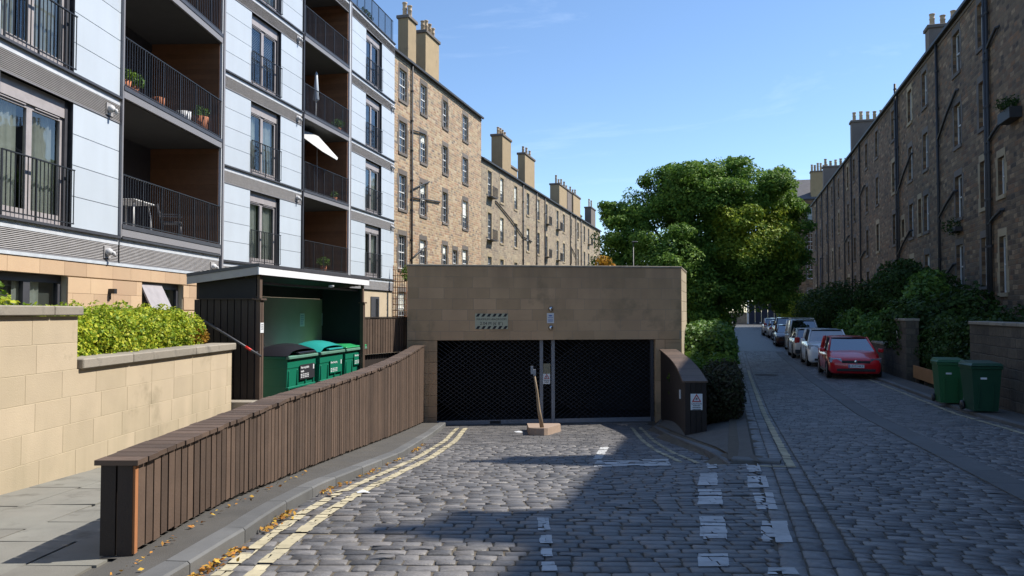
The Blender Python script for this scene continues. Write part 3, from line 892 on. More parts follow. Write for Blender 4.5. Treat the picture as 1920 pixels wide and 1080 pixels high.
# ------------------------------------------------------------------ timber fences beside the ramp
def ftop(y): return 0.70 + 0.10 * (y - 5) / 15.5 - .075 * math.sin(math.pi * max(0, min(1, (y - 8.5) / 11)))
def fx(y): return -2.44 + 0.20 * (y - 5.05) / 15.2 + 0.03 * math.sin(y * 0.5)
fence = thing('timber_fence', 'long brown slatted timber fence with plank capping along the left of the ramp', 'fence', (-2.4, 5.05, 0))
TH = 0.235
y = 5.10
while y < 20.15:                                        # upright boards, ramp side
    w = random.uniform(0.092, 0.098); y1 = y + w
    xa, xb = fx(y), fx(y1); zt = ftop(y) - 0.035
    zb = Rz(y) + 0.105 + random.uniform(0, .02); j = random.gauss(0, 0.0015)
    m = MB().hexa([(xa - .022 + j, y, zb), (xa + j, y, zb), (xb + j, y1, zb), (xb - .022 + j, y1, zb), (xa - .022 + j, y, zt), (xa + j, y, zt), (xb + j, y1, zt), (xb - .022 + j, y1, zt)])
    m.build('board', M_['plank'], fence); y = y1 + random.uniform(0.016, 0.021)
y = 5.03
while y < 20.1:                                         # capping planks laid across
    w = random.uniform(0.135, 0.145); y1 = y + w; o_ = random.gauss(0, .006)
    z = ftop(y); x0, x1 = fx(y) - TH - .02 + o_, fx(y) + .025 + o_; z2 = ftop(y1)
    m = MB().hexa([(x0, y, z - .033), (x1, y, z - .033), (x1, y1, z2 - .033), (x0, y1, z2 - .033), (x0, y, z), (x1, y, z), (x1, y1, z2), (x0, y1, z2)])
    m.build('cap_plank', M_['plank'], fence); y = y1 + random.uniform(.008, .014)
for k in range(2):                                      # end boards, facing the street
    x1 = fx(5.05) - 0.012 - k * 0.108
    MB().box(x1 - .096, x1, 5.045, 5.067, S(5) + .09, ftop(5) - .036).build('end_board', M_['dark_plank'], fence)
MB().box(fx(5) - .012, fx(5) + .004, 5.05, 5.09, S(5) + .10, ftop(5) - .04).build('corner_batten', simple('raw_wood_edge', (0.32, 0.13, 0.05), .8), fence)
m = MB()
y = 5.12
while y < 20.1:                                         # boards on the pavement side and studs
    m.box(fx(y) - TH, fx(y) - TH + .02, y, y + .092, S(y) + .09, ftop(y) - .036); y += .112
m.build('back_boards', M_['plank'], fence)
m = MB()
for y in np.arange(5.3, 20, 1.2):
    m.box(fx(y) - .2, fx(y) - .1, y, y + .08, Rz(y) - .1, ftop(y) - .04)
for zz in (0.15, 0.5):
    for a, b_ in zip(np.arange(5.2, 19.6, .6), np.arange(5.8, 20.2, .6)):
        m.hexa([(fx(a) - .075, a, zz), (fx(a) - .03, a, zz), (fx(b_) - .03, b_, zz), (fx(b_) - .075, b_, zz), (fx(a) - .075, a, zz + .08), (fx(a) - .03, a, zz + .08), (fx(b_) - .03, b_, zz + .08), (fx(b_) - .075, b_, zz + .08)])
m.build('frame', M_['dark_plank'], fence)
m = MB()                                                # retaining wall inside the fence
for a, b_ in zip(np.arange(5.4, 20, 1.0), np.arange(6.4, 21, 1.0)):
    m.hexa([(fx(a) - .17, a, Rz(a) - .2), (fx(a) - .09, a, Rz(a) - .2), (fx(b_) - .09, b_, Rz(b_) - .2), (fx(b_) - .17, b_, Rz(b_) - .2), (fx(a) - .17, a, S(a) + .05), (fx(a) - .09, a, S(a) + .05), (fx(b_) - .09, b_, S(b_) + .05), (fx(b_) - .17, b_, S(b_) + .05)])
m.build('retaining_wall', M_['unlit_dark'], fence)

# clad box wall on the right of the ramp
bw = thing('clad_ramp_wall', 'dark brown timber clad wall with sloping plank top right of the garage', 'wall', (3.2, 14.6, -0.7))
def bx(y): return 3.22 + 0.80 * (y - 14.6) / 6.6 + (0.10 * math.sin((y - 14.6) / 6.6 * math.pi))
def bt(y): return 0.37 + 0.28 * (y - 14.6) / 6.6
y = 14.60
while y < 21.1:
    y1 = y + 0.094; zb = Rz(y) + .07
    MB().hexa([(bx(y), y, zb), (bx(y) + .022, y, zb), (bx(y1) + .022, y1, zb), (bx(y1), y1, zb), (bx(y), y, bt(y) - .03), (bx(y) + .022, y, bt(y) - .03), (bx(y1) + .022, y1, bt(y1) - .03), (bx(y1), y1, bt(y1) - .03)]).build('board', M_['dark_plank'], bw)
    y = y1 + .012
y = 14.56
while y < 21.05:
    y1 = y + 0.14; x0, x1 = bx(y) - .03, bx(y) + .43
    MB().hexa([(x0, y, bt(y) - .032), (x1, y, bt(y) - .032), (x1, y1, bt(y1) - .032), (x0, y1, bt(y1) - .032), (x0, y, bt(y)), (x1, y, bt(y)), (x1, y1, bt(y1)), (x0, y1, bt(y1))]).build('cap_plank', M_['plank'], bw)
    y = y1 + .01
for k in range(4):
    x0 = bx(14.6) + .002 + k * .101
    MB().box(x0, x0 + .092, 14.575, 14.597, -.75, .335).build('end_board', M_['dark_plank'], bw)
m = MB()
for a, b_ in zip(np.arange(14.65, 20.6, .5), np.arange(15.15, 21.2, .5)):
    m.hexa([(bx(a) + .03, a, -1.4), (bx(a) + .40, a, -1.4), (bx(b_) + .40, b_, -1.4), (bx(b_) + .03, b_, -1.4), (bx(a) + .03, a, bt(a) - .035), (bx(a) + .40, a, bt(a) - .035), (bx(b_) + .40, b_, bt(b_) - .035), (bx(b_) + .03, b_, bt(b_) - .035)])
m.build('core', M_['unlit_dark'], bw)
MB().box(bx(16) - .03, bx(16) - .002, 16.0, 16.05, -.12, .06).build('latch_plate', M_['sign_white'], bw)

def warning_sign(name, label, M, w, h, lines, parent_group=None):
    s = thing(name, label, 'sign', M.to_translation())
    MB(M).box(-w / 2, w / 2, 0, .004, -h / 2, h / 2).build('plate', M_['sign_white'], s)
    c = h * .22; a = w * .40
    m = MB(M)
    o3 = [(-a, c - a * .75), (a, c - a * .75), (0, c + a * .95)]; i3 = [(-a * .66, c - a * .55), (a * .66, c - a * .55), (0, c + a * .55)]
    for k in range(3):
        k2 = (k + 1) % 3
        m.q((o3[k][0], -.003, o3[k][1]), (o3[k2][0], -.003, o3[k2][1]), (i3[k2][0], -.003, i3[k2][1]), (i3[k][0], -.003, i3[k][1]))
    m.build('triangle', M_['ink_red'], s)
    m = MB(M)
    for t in range(3):
        an = t * math.pi / 3 + math.pi / 6; r0 = a * .28
        ca, sa = math.cos(an), math.sin(an); wv = .006 if w > .3 else .004
        m.q((-r0 * ca + wv * sa, -.004, c - .1 * a - r0 * sa - wv * ca), (-r0 * ca - wv * sa, -.004, c - .1 * a - r0 * sa + wv * ca), (r0 * ca - wv * sa, -.004, c - .1 * a + r0 * sa + wv * ca), (r0 * ca + wv * sa, -.004, c - .1 * a + r0 * sa - wv * ca))
    m.build('symbol', M_['ink'], s)
    RX = Matrix.Rotation(math.pi / 2, 4, 'X')
    for i, (tx, sz, wd) in enumerate(lines):
        zc_ = -h * .12 - i * h * .115
        if tx: text(tx, sz, M @ Matrix.Translation((0, -.004, zc_)) @ RX, M_['ink'], s, width=wd)
        else:                                           # rows of print too small to read
            x_ = -wd / 2; p_ = MB(M)
            while x_ < wd / 2 - .01:
                e_ = min(x_ + random.uniform(.012, .03), wd / 2); p_.box(x_, e_, -.004, -.003, zc_ - sz * .3, zc_ + sz * .3); x_ = e_ + .006
            p_.build('print', M_['ink'], s)
    return s
warning_sign('warning_sign', 'white caution sign with red triangle on the clad wall end', frame((bx(14.6) + .21, 14.57), (1, 0), -.02), .22, .30, [('CAUTION', .05, .19), ('', .022, .13), ('', .022, .15), ('', .022, .15)])

# ------------------------------------------------------------------ garage
GA, GB = Vector((-2.72, 20.25, 0)), Vector((4.62, 21.30, 0))
gt = (GB - GA); GLEN = gt.length
MG = frame(GA, gt)
gar = thing('garage_portal', 'weathered sandstone garage entrance with a long lintel over two mesh grilles', 'building', (1, 20.8, -1.32))
Z0, ZL, ZT = -1.32, 0.91, 2.84
sL, sR = s_at(MG, 820), s_at(MG, 1229)
# block courses of the lintel wall
m = MB(MG); m.box(0.01, GLEN - .01, 0.003, 0.40, ZL + .002, ZT - .002, .5); m.build('wall_core', M_['joint_dark'], gar)
z = ZL; rowi = 0
heights = [0.235, 0.285, 0.285, 0.285, 0.285, 0.285, 0.27]
for h in heights:
    s_ = 0.0 if rowi % 2 else -0.3
    while s_ < GLEN:
        l = random.uniform(0.5, 0.68); a, b_ = max(s_, 0), min(s_ + l, GLEN)
        if b_ - a > 0.06:
            MB(MG).cbox(a + .003, b_ - .003, 0, .10, z + .003, z + h - .003, .0015).build('block', M_['ashlar_grey'], gar)
        s_ += l
    z += h; rowi += 1
MB(MG).cbox(-.02, GLEN + .02, -.015, .42, z + .001, z + .055, .01).build('coping', M_['coping'], gar)
# piers
def pier(s0, s1, z0, z1):
    m = MB(MG); zz = z0
    while zz < z1 - .01:
        h = min(.285, z1 - zz)
        MB(MG).cbox(s0, s1, 0.004, .36, zz + .002, zz + h - .002, .004).build('block', M_['ashlar_grey'], gar); zz += h
pier(sL - .22, sL, Z0 - .05, ZL - .003); pier(0.0, .2, -.2, ZL - .003); pier(.201, sL - .221, Z0 - .05, ZL - .003); pier(sR, sR + .26, Z0 - .05, ZL - .003); pier(sR + .27, GLEN, -.9, ZL - .003)
# right-hand return along the street, lit by the sun
MR = frame(GB, (D.x, D.y))
z = -0.9; rowi = 0
while z < ZT - .02:
    h = min(.285, ZT - z); s_ = .41 if rowi % 2 else .41
    for a, b_ in ((0.101, .9), (.9, 1.7), (1.7, 2.6)):
        MB(MR).cbox(a + .003, b_ - .003, 0.0, .12, z + .003, z + h - .003, .004).build('block', M_['ashlar_sunlit'], gar)
    z += h; rowi += 1
MB(MR).cbox(0.43, 2.62, -.015, .4, ZT, ZT + .055, .01).build('coping', M_['coping'], gar)
# roof, inner walls, floor (dark inside)
C1 = GB + D * 2.6; C2 = GA + Vector((-.15, 5.2, 0))
def quadpoly(mb, pts, z0, z1):
    mb.hexa([(p.x, p.y, z0) for p in pts] + [(p.x, p.y, z1) for p in pts], .5)
inn = [GA + Vector((.05, .42, 0)), GB + Vector((-.15, .42, 0)), C1 + Vector((-.15, -.1, 0)), C2 + Vector((.1, -.1, 0))]
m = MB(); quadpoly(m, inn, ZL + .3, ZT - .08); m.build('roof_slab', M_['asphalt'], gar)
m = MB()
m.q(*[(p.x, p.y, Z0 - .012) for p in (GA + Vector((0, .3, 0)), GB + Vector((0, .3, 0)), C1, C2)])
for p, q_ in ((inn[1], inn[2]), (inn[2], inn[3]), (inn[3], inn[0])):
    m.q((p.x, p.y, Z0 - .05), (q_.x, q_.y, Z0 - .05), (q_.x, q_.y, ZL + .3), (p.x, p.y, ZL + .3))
m.build('interior', M_['unlit_dark'], gar)
MB(MG).box(sL - .02, sR + .02, .1, .4, Z0 - .1, Z0 + .012).build('threshold', M_['kerb'], gar)
M_['gw'] = simple('grille_wire', (0.035, 0.035, 0.045), .5, .2)
# steel posts, bottom rails and roller mesh
pa, pb_ = s_at(MG, 1016.5), s_at(MG, 1038.5)
for s_ in (pa, pb_):
    m = MB(MG); m.box(s_ - .045, s_ + .045, .12, .19, Z0, ZL, .5)
    for k in range(22): m.box(s_ + .012, s_ + .03, .116, .12, Z0 + .1 + k * .1, Z0 + .13 + k * .1)
    m.build('guide_post', M_['steel'], gar)
for a, b_ in ((sL, pa - .05), (pa + .05, pb_ - .05), (pb_ + .05, sR)):
    MB(MG).box(a, b_, .13, .17, Z0 + .015, Z0 + .12).build('bottom_rail', M_['steel'], gar)
    m = MB(MG); sp = .155; H = ZL - Z0 - .12
    zb, zt = Z0 + .12, ZL
    k = a - H * 1.0
    def strip(x0, z0_, x1, z1_, yy):
        dx, dz = x1 - x0, z1_ - z0_; L = math.hypot(dx, dz)
        if L < .02: return
        nx, nz_ = -dz / L * .0055, dx / L * .0055
        m.q((x0 - nx, yy, z0_ - nz_), (x1 - nx, yy, z1_ - nz_), (x1 + nx, yy, z1_ + nz_), (x0 + nx, yy, z0_ + nz_))
    sl = 0.72                                        # dz/dx of the diamonds
    while k < b_:
        x0, z0_ = k, zb; x1, z1_ = k + H / sl, zt
        if x0 < a: z0_ += (a - x0) * sl; x0 = a
        if x1 > b_: z1_ -= (x1 - b_) * sl; x1 = b_
        if x1 > x0: strip(x0, z0_, x1, z1_, .148); strip(x0, zt + zb - z0_, x1, zt + zb - z1_, .152)
        k += sp
    k = a - H / sl
    m.build('mesh_grille', M_['gw'], gar)
MB(MG).box(s_at(MG, 920), s_at(MG, 940), .11, .14, Z0 + .03, Z0 + .10).build('lock_box', M_['black'], gar)
m = MB(MG); m.box(s_at(MG, 1222), s_at(MG, 1227), .10, .20, Z0, ZL); m.build('guide_post', M_['dark_metal'], gar)
# headroom sign, notice, two domed lamps
MS = frame(MG @ Vector((s_at(MG, 921.5), -.012, 0)), gt, z_at(MG, 921, 602.5))
sg = thing('headroom_sign', 'cream maximum headroom sign with black hazard stripes on the garage lintel', 'sign', MS.to_translation())
w, h = .87, .41
MB(MS).box(-w / 2, w / 2, 0, .006, -h / 2, h / 2).build('plate', M_['sign_cream'], sg)
m = MB(MS); n = 6.5; bw_ = w / 6.0; bh = .082
for top in (1, -1):
    z0_, z1_ = (h / 2 - bh, h / 2 - .004) if top > 0 else (-h / 2 + .004, -h / 2 + bh)
    for k in range(-1, 7):
        x0 = -w / 2 + k * bw_ + .02; poly = [(x0, z0_), (x0 + bw_ * .5, z0_), (x0 + bw_ * .5 + .05, z1_), (x0 + .05, z1_)]
        poly = clip(poly, [(-w / 2 + .003, -h), (w / 2 - .003, -h), (w / 2 - .003, h), (-w / 2 + .003, h)])
        if len(poly) > 2: m.face([(x, -.003, z) for x, z in poly], .5)
m.build('hazard_stripes', M_['ink'], sg)
RX = Matrix.Rotation(math.pi / 2, 4, 'X')
text('MAXIMUM HEADROOM', .075, MS @ Matrix.Translation((0, -.003, .052)) @ RX, M_['ink'], sg, width=.78)
text("2.04 M (6' 8\")", .11, MS @ Matrix.Translation((0, -.003, -.058)) @ RX, M_['ink'], sg, width=.60)
MS = frame(MG @ Vector((s_at(MG, 1032), -.01, 0)), gt, z_at(MG, 1032, 596.5))
nb = thing('camera_notice', 'small white camera notice between two domes on the garage lintel', 'sign', MS.to_translation())
MB(MS).box(-.095, .095, 0, .004, -.135, .135).build('plate', M_['sign_white'], nb)
m = MB(MS); m.prism([(-.05, .055), (.02, .045), (.055, .06), (.02, .085), (-.04, .08)], -.003, -.002); m.box(-.07, .07, -.003, -.002, .01, .022); m.build('camera_symbol', M_['ink_blue'], nb)
for k_, wd_ in enumerate((.13, .14, .12)):
    m = MB(MS); m.box(-wd_ / 2, wd_ / 2, -.003, -.002, -.035 - k_ * .028, -.024 - k_ * .028); m.build('print', M_['ink_blue'], nb)
for py, lb in ((579, 'domed steel bulkhead lamp above the camera notice'), (614.5, 'domed steel bulkhead lamp below the camera notice')):
    c = MG @ Vector((s_at(MG, 1032.5), -.0, z_at(MG, 1032, py)))
    t = thing('dome_lamp', lb, 'lamp', c, math.atan2(gt.y, gt.x))
    MB().lathe([(.062, -.0), (.064, -.02), (.055, -.045), (.035, -.062), (.0, -.068)], (0, 0, 0), 16, 'y').build('dome', M_['chrome'], t, True)
    MB().lathe([(.068, .0), (.068, -.014), (.062, -.016)], (0, 0, 0), 16, 'y').build('rim', M_['dark_metal'], t, True)
MS = frame(MG @ Vector((s_at(MG, 1026), .10, 0)), gt, z_at(MG, 1026, 711))
warning_sign('warning_sign', 'small white warning notice with red triangle between the two grilles', MS, .19, .27, [('', .022, .15), ('', .018, .13), ('', .018, .13)])
MS = frame(MG @ Vector((s_at(MG, 1026.5), .10, 0)), gt, z_at(MG, 1026, 692))
sg = thing('notice_plate', 'dull beige notice plate above the warning notice between the grilles', 'sign', MS.to_translation())
MB(MS).box(-.095, .095, 0, .004, -.13, .14).build('plate', simple('dull_beige', (.24, .22, .15), .6), sg)
# stone island with a leaning post
x, y = GP(1018, 816); zz = Rz(y)
isl = thing('stone_island', 'low pointed sandstone island before the garage grille', 'kerb', (x, y, zz))
v = [(-.30, .1), (-.27, -.05), (-.15, -.13), (.02, -.13), (.10, -.06), (.46, 1.4), (.46, 1.9), (-.3, 1.9)]
m = MB(); n = len(v); top = [(x + a, y + b_, Rz(y + b_) + .155) for a, b_ in v]; lo = [(x + a * 1.03, y + b_ * 1.0 - .01, Rz(y + b_) - .05) for a, b_ in v]
m.face(top, .5)
for k in range(n): m.face([lo[k], lo[(k + 1) % n], top[(k + 1) % n], top[k]], .5)
m.build('island_stone', simple('pink_granite', (.33, .24, .18), .8, nscale=5, namt=.2, bump=.3), isl)
pz = zz + .12
lp = thing('leaning_post', 'thin rusty leaning post with a grey reader head on the stone island', 'post', (x - .02, y + .1, pz))
bp = Vector((x - .01, y + .12, pz)); tp = bp + Vector((-.17, .05, 1.16))
MB().path([bp, bp.lerp(tp, .35) + Vector((-.012, 0, 0)), bp.lerp(tp, .7) + Vector((.005, 0, 0)), tp], [.046, .035, .026, .021], 8).build('post', simple('rusty_paint', (.30, .22, .14), .75, nscale=6, namt=.35), lp)
MB().box(tp.x - .075, tp.x - .02, tp.y - .03, tp.y + .03, tp.z + .0, tp.z + .17).build('reader_head', M_['steel'], lp)
MB().box(tp.x - .02, tp.x + .035, tp.y - .04, tp.y + .04, tp.z - .03, tp.z + .10).build('reader_head', M_['steel'], lp)

# ------------------------------------------------------------------ planter wall and hedge
MP = frame((-4.66, 7.1), (0.027, 1))
pl = thing('planter_wall', 'stepped yellow sandstone planter wall with grey coping beside the pavement', 'wall', (-4.66, 9, 0))
UP, LO, END = 1.23, 5.5, 5.5
m = MB(MP); m.box(-6, UP - .004, .003, .30, -.5, 1.60, .5); m.box(UP - .004, END - .01, .003, .30, -.9, 1.035, .5); m.build('wall_core', M_['joint'], pl)
z = 1.61; ri = 0
while z > -.75:
    z0 = z - .283; ri += 1
    s_ = -3.0 + (.31 if ri % 2 else 0)
    lim = UP if z > 1.1 else END
    while s_ < lim:
        l = random.uniform(.56, .66); a, b_ = s_, min(s_ + l, lim)
        if lim - b_ < .12: b_ = lim
        MB(MP).cbox(a + .003, b_ - .003, 0, .08, z0 + .003, z - .003, .001).build('block', M_['ashlar'], pl)
        s_ = b_
        if b_ >= lim: break
    z = z0
for k in range(4):                                      # end face blocks of both steps
    MB(MP).box(UP - .001, UP + .0, .081, .299, 1.05 + k * .01, 1.06 + k * .01) if False else None
s_ = -3.0
while s_ < UP:
    b_ = min(s_ + 1.25, UP + .03); MB(MP).cbox(s_ + .002, b_ - .002, -.05, .36, 1.612, 1.712, .012).build('coping_stone', M_['coping'], pl); s_ = b_
    if b_ >= UP: break
s_ = UP + .035
for l in (1.05, 1.75, 1.5):
    MB(MP).cbox(s_, min(s_ + l - .004, END + .06), -.05, .36, 1.04, 1.15, .012).build('coping_stone', M_['coping'], pl); s_ += l
m = MB(MP); m.box(-6, END, .3, 3.0, -.5, .95, .5); m.build('soil_bed', M_['soil'], pl)
stp = thing('stone_step', 'low stone steps between the planter wall and the bin shed', 'step', (-4.5, 13, -.3))
for k in range(3): MB(MP).cbox(END + .06 + k * .30, END + .35 + k * .30, -.32, .9, -.42, .20 - k * .17, .01).build('step', M_['coping'], stp)

def hedge(name, label, lobes, per, size, mat, parent_stem=True, group=None):
    c = np.mean([l[0] for l in lobes], axis=0); zmin = min(l[0][2] - l[1][2] for l in lobes)
    t = thing(name, label, 'hedge', (c[0], c[1], zmin), 0, group)
    P, N = blob_points(lobes, per)
    N[:, 2] += .35
    ok = P[:, 2] > zmin + .0
    scatter(0, P[ok], N[ok], size, .75, .6, 'foliage', mat, t)
    m = MB()
    for l in lobes:
        for k in range(3):
            a = Vector(l[0]) + Vector((random.uniform(-.3, .3) * l[1][0], random.uniform(-.3, .3) * l[1][1], -l[1][2])); e = Vector(l[0]) + Vector((random.uniform(-.6, .6) * l[1][0], random.uniform(-.6, .6) * l[1][1], l[1][2] * .3))
            m.path([a, a.lerp(e, .5) + Vector((.03, .02, 0)), e], [.02, .014, .006], 5)
    m.build('stems', M_['bark'], t)
    return t
lb = []
for k in range(9):
    yv = 8.55 + k * .46
    for xo, rz_ in ((-5.18, .44), (-5.75, .46)):
        lb.append(((xo + random.uniform(-.04, .04), yv + random.uniform(-.06, .06), 1.27 + random.uniform(-.03, .03)), (.38, .36, rz_ + random.uniform(-.03, .03))))
lb += [((-5.15, 8.6 + k * .55, 1.08), (.32, .34, .22)) for k in range(7)]
hedge('clipped_hedge', 'clipped bright yellow green hedge growing in the stone planter', lb, 2600, .048, M_['hedge'])
hedge('low_hedge', 'low yellow green hedge top behind the higher planter coping', [((-5.35 + random.uniform(-.1, .1), 6.2 + k * .42, 1.58), (.45, .36, .27)) for k in range(5)], 1300, .06, M_['hedge'])
hedge('dwarf_conifer', 'small loose conifer at the high end of the planter', [((-5.15, 7.35, 1.85), (.28, .3, .34)), ((-5.4, 7.2, 2.0), (.2, .2, .3))], 900, .06, M_['lime'])
hedge('golden_shrub', 'tiny golden orange shrub at the end of the green hedge', [((-4.93, 12.25, 1.27), (.17, .2, .15)), ((-4.98, 12.05, 1.25), (.13, .15, .12))], 2200, .035, M_['orange_leaf'])

# ------------------------------------------------------------------ bin shed
MH = frame((-4.27, 13.1), (0.15, 1))
sh = thing('bin_shed', 'dark timber bin shed with a white roof fascia and open front', 'shed', (-4.2, 15.5, -.35))
LS, DS, FZ = 5.28, 1.05, -.36
MB(MH).box(-.06, LS + .06, -.35, DS + .1, FZ - .25, FZ).build('floor_slab', M_['asphalt'], sh)
for s0 in (0.0, LS - .15):
    m = MB(MH); m.box(s0, s0 + .055, -.05, .03, FZ, 1.85); m.box(s0 + .075, s0 + .13, -.05, .03, FZ, 1.85); m.box(s0 + .02, s0 + .11, -.03, .02, 1.85, 2.32); m.build('post', M_['plank'], sh)
    MB(MH).box(s0 - .03, s0 + .17, -.08, .06, 1.85, 1.88).build('post_cap', M_['plank'], sh)
d = 0.04
while d < DS:
    MB(MH).box(-.03, -.008, d, d + .105, FZ, 1.86).build('board', M_['dark_plank'], sh)
    MB(MH).box(.03, .05, d, d + .105, 1.865, 2.32 - d * .12).build('board', M_['dark_plank'], sh)
    d += .122
MB(MH).box(-.06, .0, .06, DS, 1.862, 1.885).build('rail_trim', M_['dark_plank'], sh)
for q0, q1 in ((-.005, .03), (LS - .04, LS)): MB(MH).box(q0, q1, .03, DS, FZ, 2.2, .5).build('side_lining', M_['unlit_dark'], sh)
m = MB(MH); m.box(.03, LS - .04, DS - .05, DS, FZ, 1.95, .5); m.build('back_wall', simple('shed_back', (.46, .41, .31), .8, nscale=2, namt=.2), sh)
m = MB(MH); m.box(.03, LS - .04, DS - .06, DS - .001, 1.955, 2.25, .5); m.build('back_beam', M_['dark_plank'], sh)
# roof: sloping slab, fascias, dark trim
def roofz(d): return 2.36 - (d + .15) * .125
m = MB(MH); r0 = -.07; e0, e1 = -.12, LS + .12
m.hexa([(e0, r0, roofz(r0) - .06), (e1, r0, roofz(r0) - .06), (e1, DS + .15, roofz(DS) - .06), (e0, DS + .15, roofz(DS) - .06), (e0, r0, roofz(r0) + .05), (e1, r0, roofz(r0) + .05), (e1, DS + .15, roofz(DS) + .05), (e0, DS + .15, roofz(DS) + .05)]); m.build('roof_slab', M_['dark_plank'], sh)
MB(MH).box(e0 - .02, e1 + .02, r0 - .022, r0 - .002, roofz(r0) - .075, roofz(r0) + .055).build('fascia', simple('white_board', (.72, .72, .74), .5), sh)
m = MB(MH); z0, z1 = roofz(r0), roofz(DS + .15)
m.hexa([(e0 - .022, r0, z0 - .075), (e0 - .002, r0, z0 - .075), (e0 - .002, DS + .15, z1 - .075), (e0 - .022, DS + .15, z1 - .075), (e0 - .022, r0, z0 + .055), (e0 - .002, r0, z0 + .055), (e0 - .002, DS + .15, z1 + .055), (e0 - .022, DS + .15, z1 + .055)]); m.build('fascia', simple('grey_board', (.33, .31, .31), .5), sh)
m = MB(MH); m.box(e0 - .03, e1 + .03, r0 - .032, r0 + .02, z0 + .056, z0 + .11)
m.hexa([(e0 - .032, r0 + .021, z0 + .056), (e0 + .02, r0 + .021, z0 + .056), (e0 + .02, DS + .15, z1 + .056), (e0 - .032, DS + .15, z1 + .056), (e0 - .032, r0 + .021, z0 + .11), (e0 + .02, r0 + .021, z0 + .11), (e0 + .02, DS + .15, z1 + .11), (e0 - .032, DS + .15, z1 + .11)]); m.build('roof_trim', M_['dark_metal'], sh)
MB(MH).box(.1, LS - .1, .1, .14, 2.13, 2.17).build('conduit', M_['dark_metal'], sh)
lt = s_at(MH, 612)
MB(MH).lathe([(0, -.05), (.05, -.045), (.06, -.02), (.06, .0)], (lt, -.1, 2.20), 12).build('light_fitting', M_['sign_white'], sh)
for px, lb_ in ((567, 'white paper notice pinned to the shed back wall, nearer the left post'), (607, 'white paper notice pinned to the shed back wall, nearer the right post')):
    MBk = frame(MH @ Vector((0, DS - .056, 0)), (.15, 1)); s_ = s_at(MBk, px)
    t = thing('paper_notice', lb_, 'notice', MBk @ Vector((s_, 0, 1.45))); MB(MBk).box(s_ - .12, s_ + .12, -.004, 0, 1.33, 1.62).build('paper', M_['sign_white'], t)
    mm = MB(MBk)
    for k in range(5): mm.box(s_ - .09, s_ + random.uniform(.0, .09), -.006, -.0045, 1.56 - k * .045, 1.572 - k * .045)
    mm.build('print', M_['ink_blue'], t)
t = thing('post_notice', 'small white notice fixed to the left shed post', 'notice', MH @ Vector((.06, -.06, 1.38)))
MB(MH).box(-.0, .12, -.058, -.052, 1.30, 1.47).build('plate', M_['sign_white'], t)
mm = MB(MH)
for k in range(3): mm.box(.02, .1, -.0605, -.0585, 1.43 - k * .035, 1.44 - k * .035)
mm.build('print', M_['ink'], t)
hr = thing('handrail', 'sloping grey handrail with a red band beside the shed side wall', 'handrail', PT(470, 690, 12.95))
a, e = PT(380, 600, 13.0), PT(489, 668, 12.85)
MB().path([a, a.lerp(e, .5), e], .021, 8).build('rail', M_['dark_metal'], hr)
MB().path([a.lerp(e, .74), a.lerp(e, .84)], .0225, 8).build('red_band', simple('red_tape', (.6, .03, .02), .5), hr)
for k in (.12, .9):
    p = a.lerp(e, k); MB().path([p, p + Vector((0, .14, 0))], .012, 6).build('bracket', M_['dark_metal'], hr)

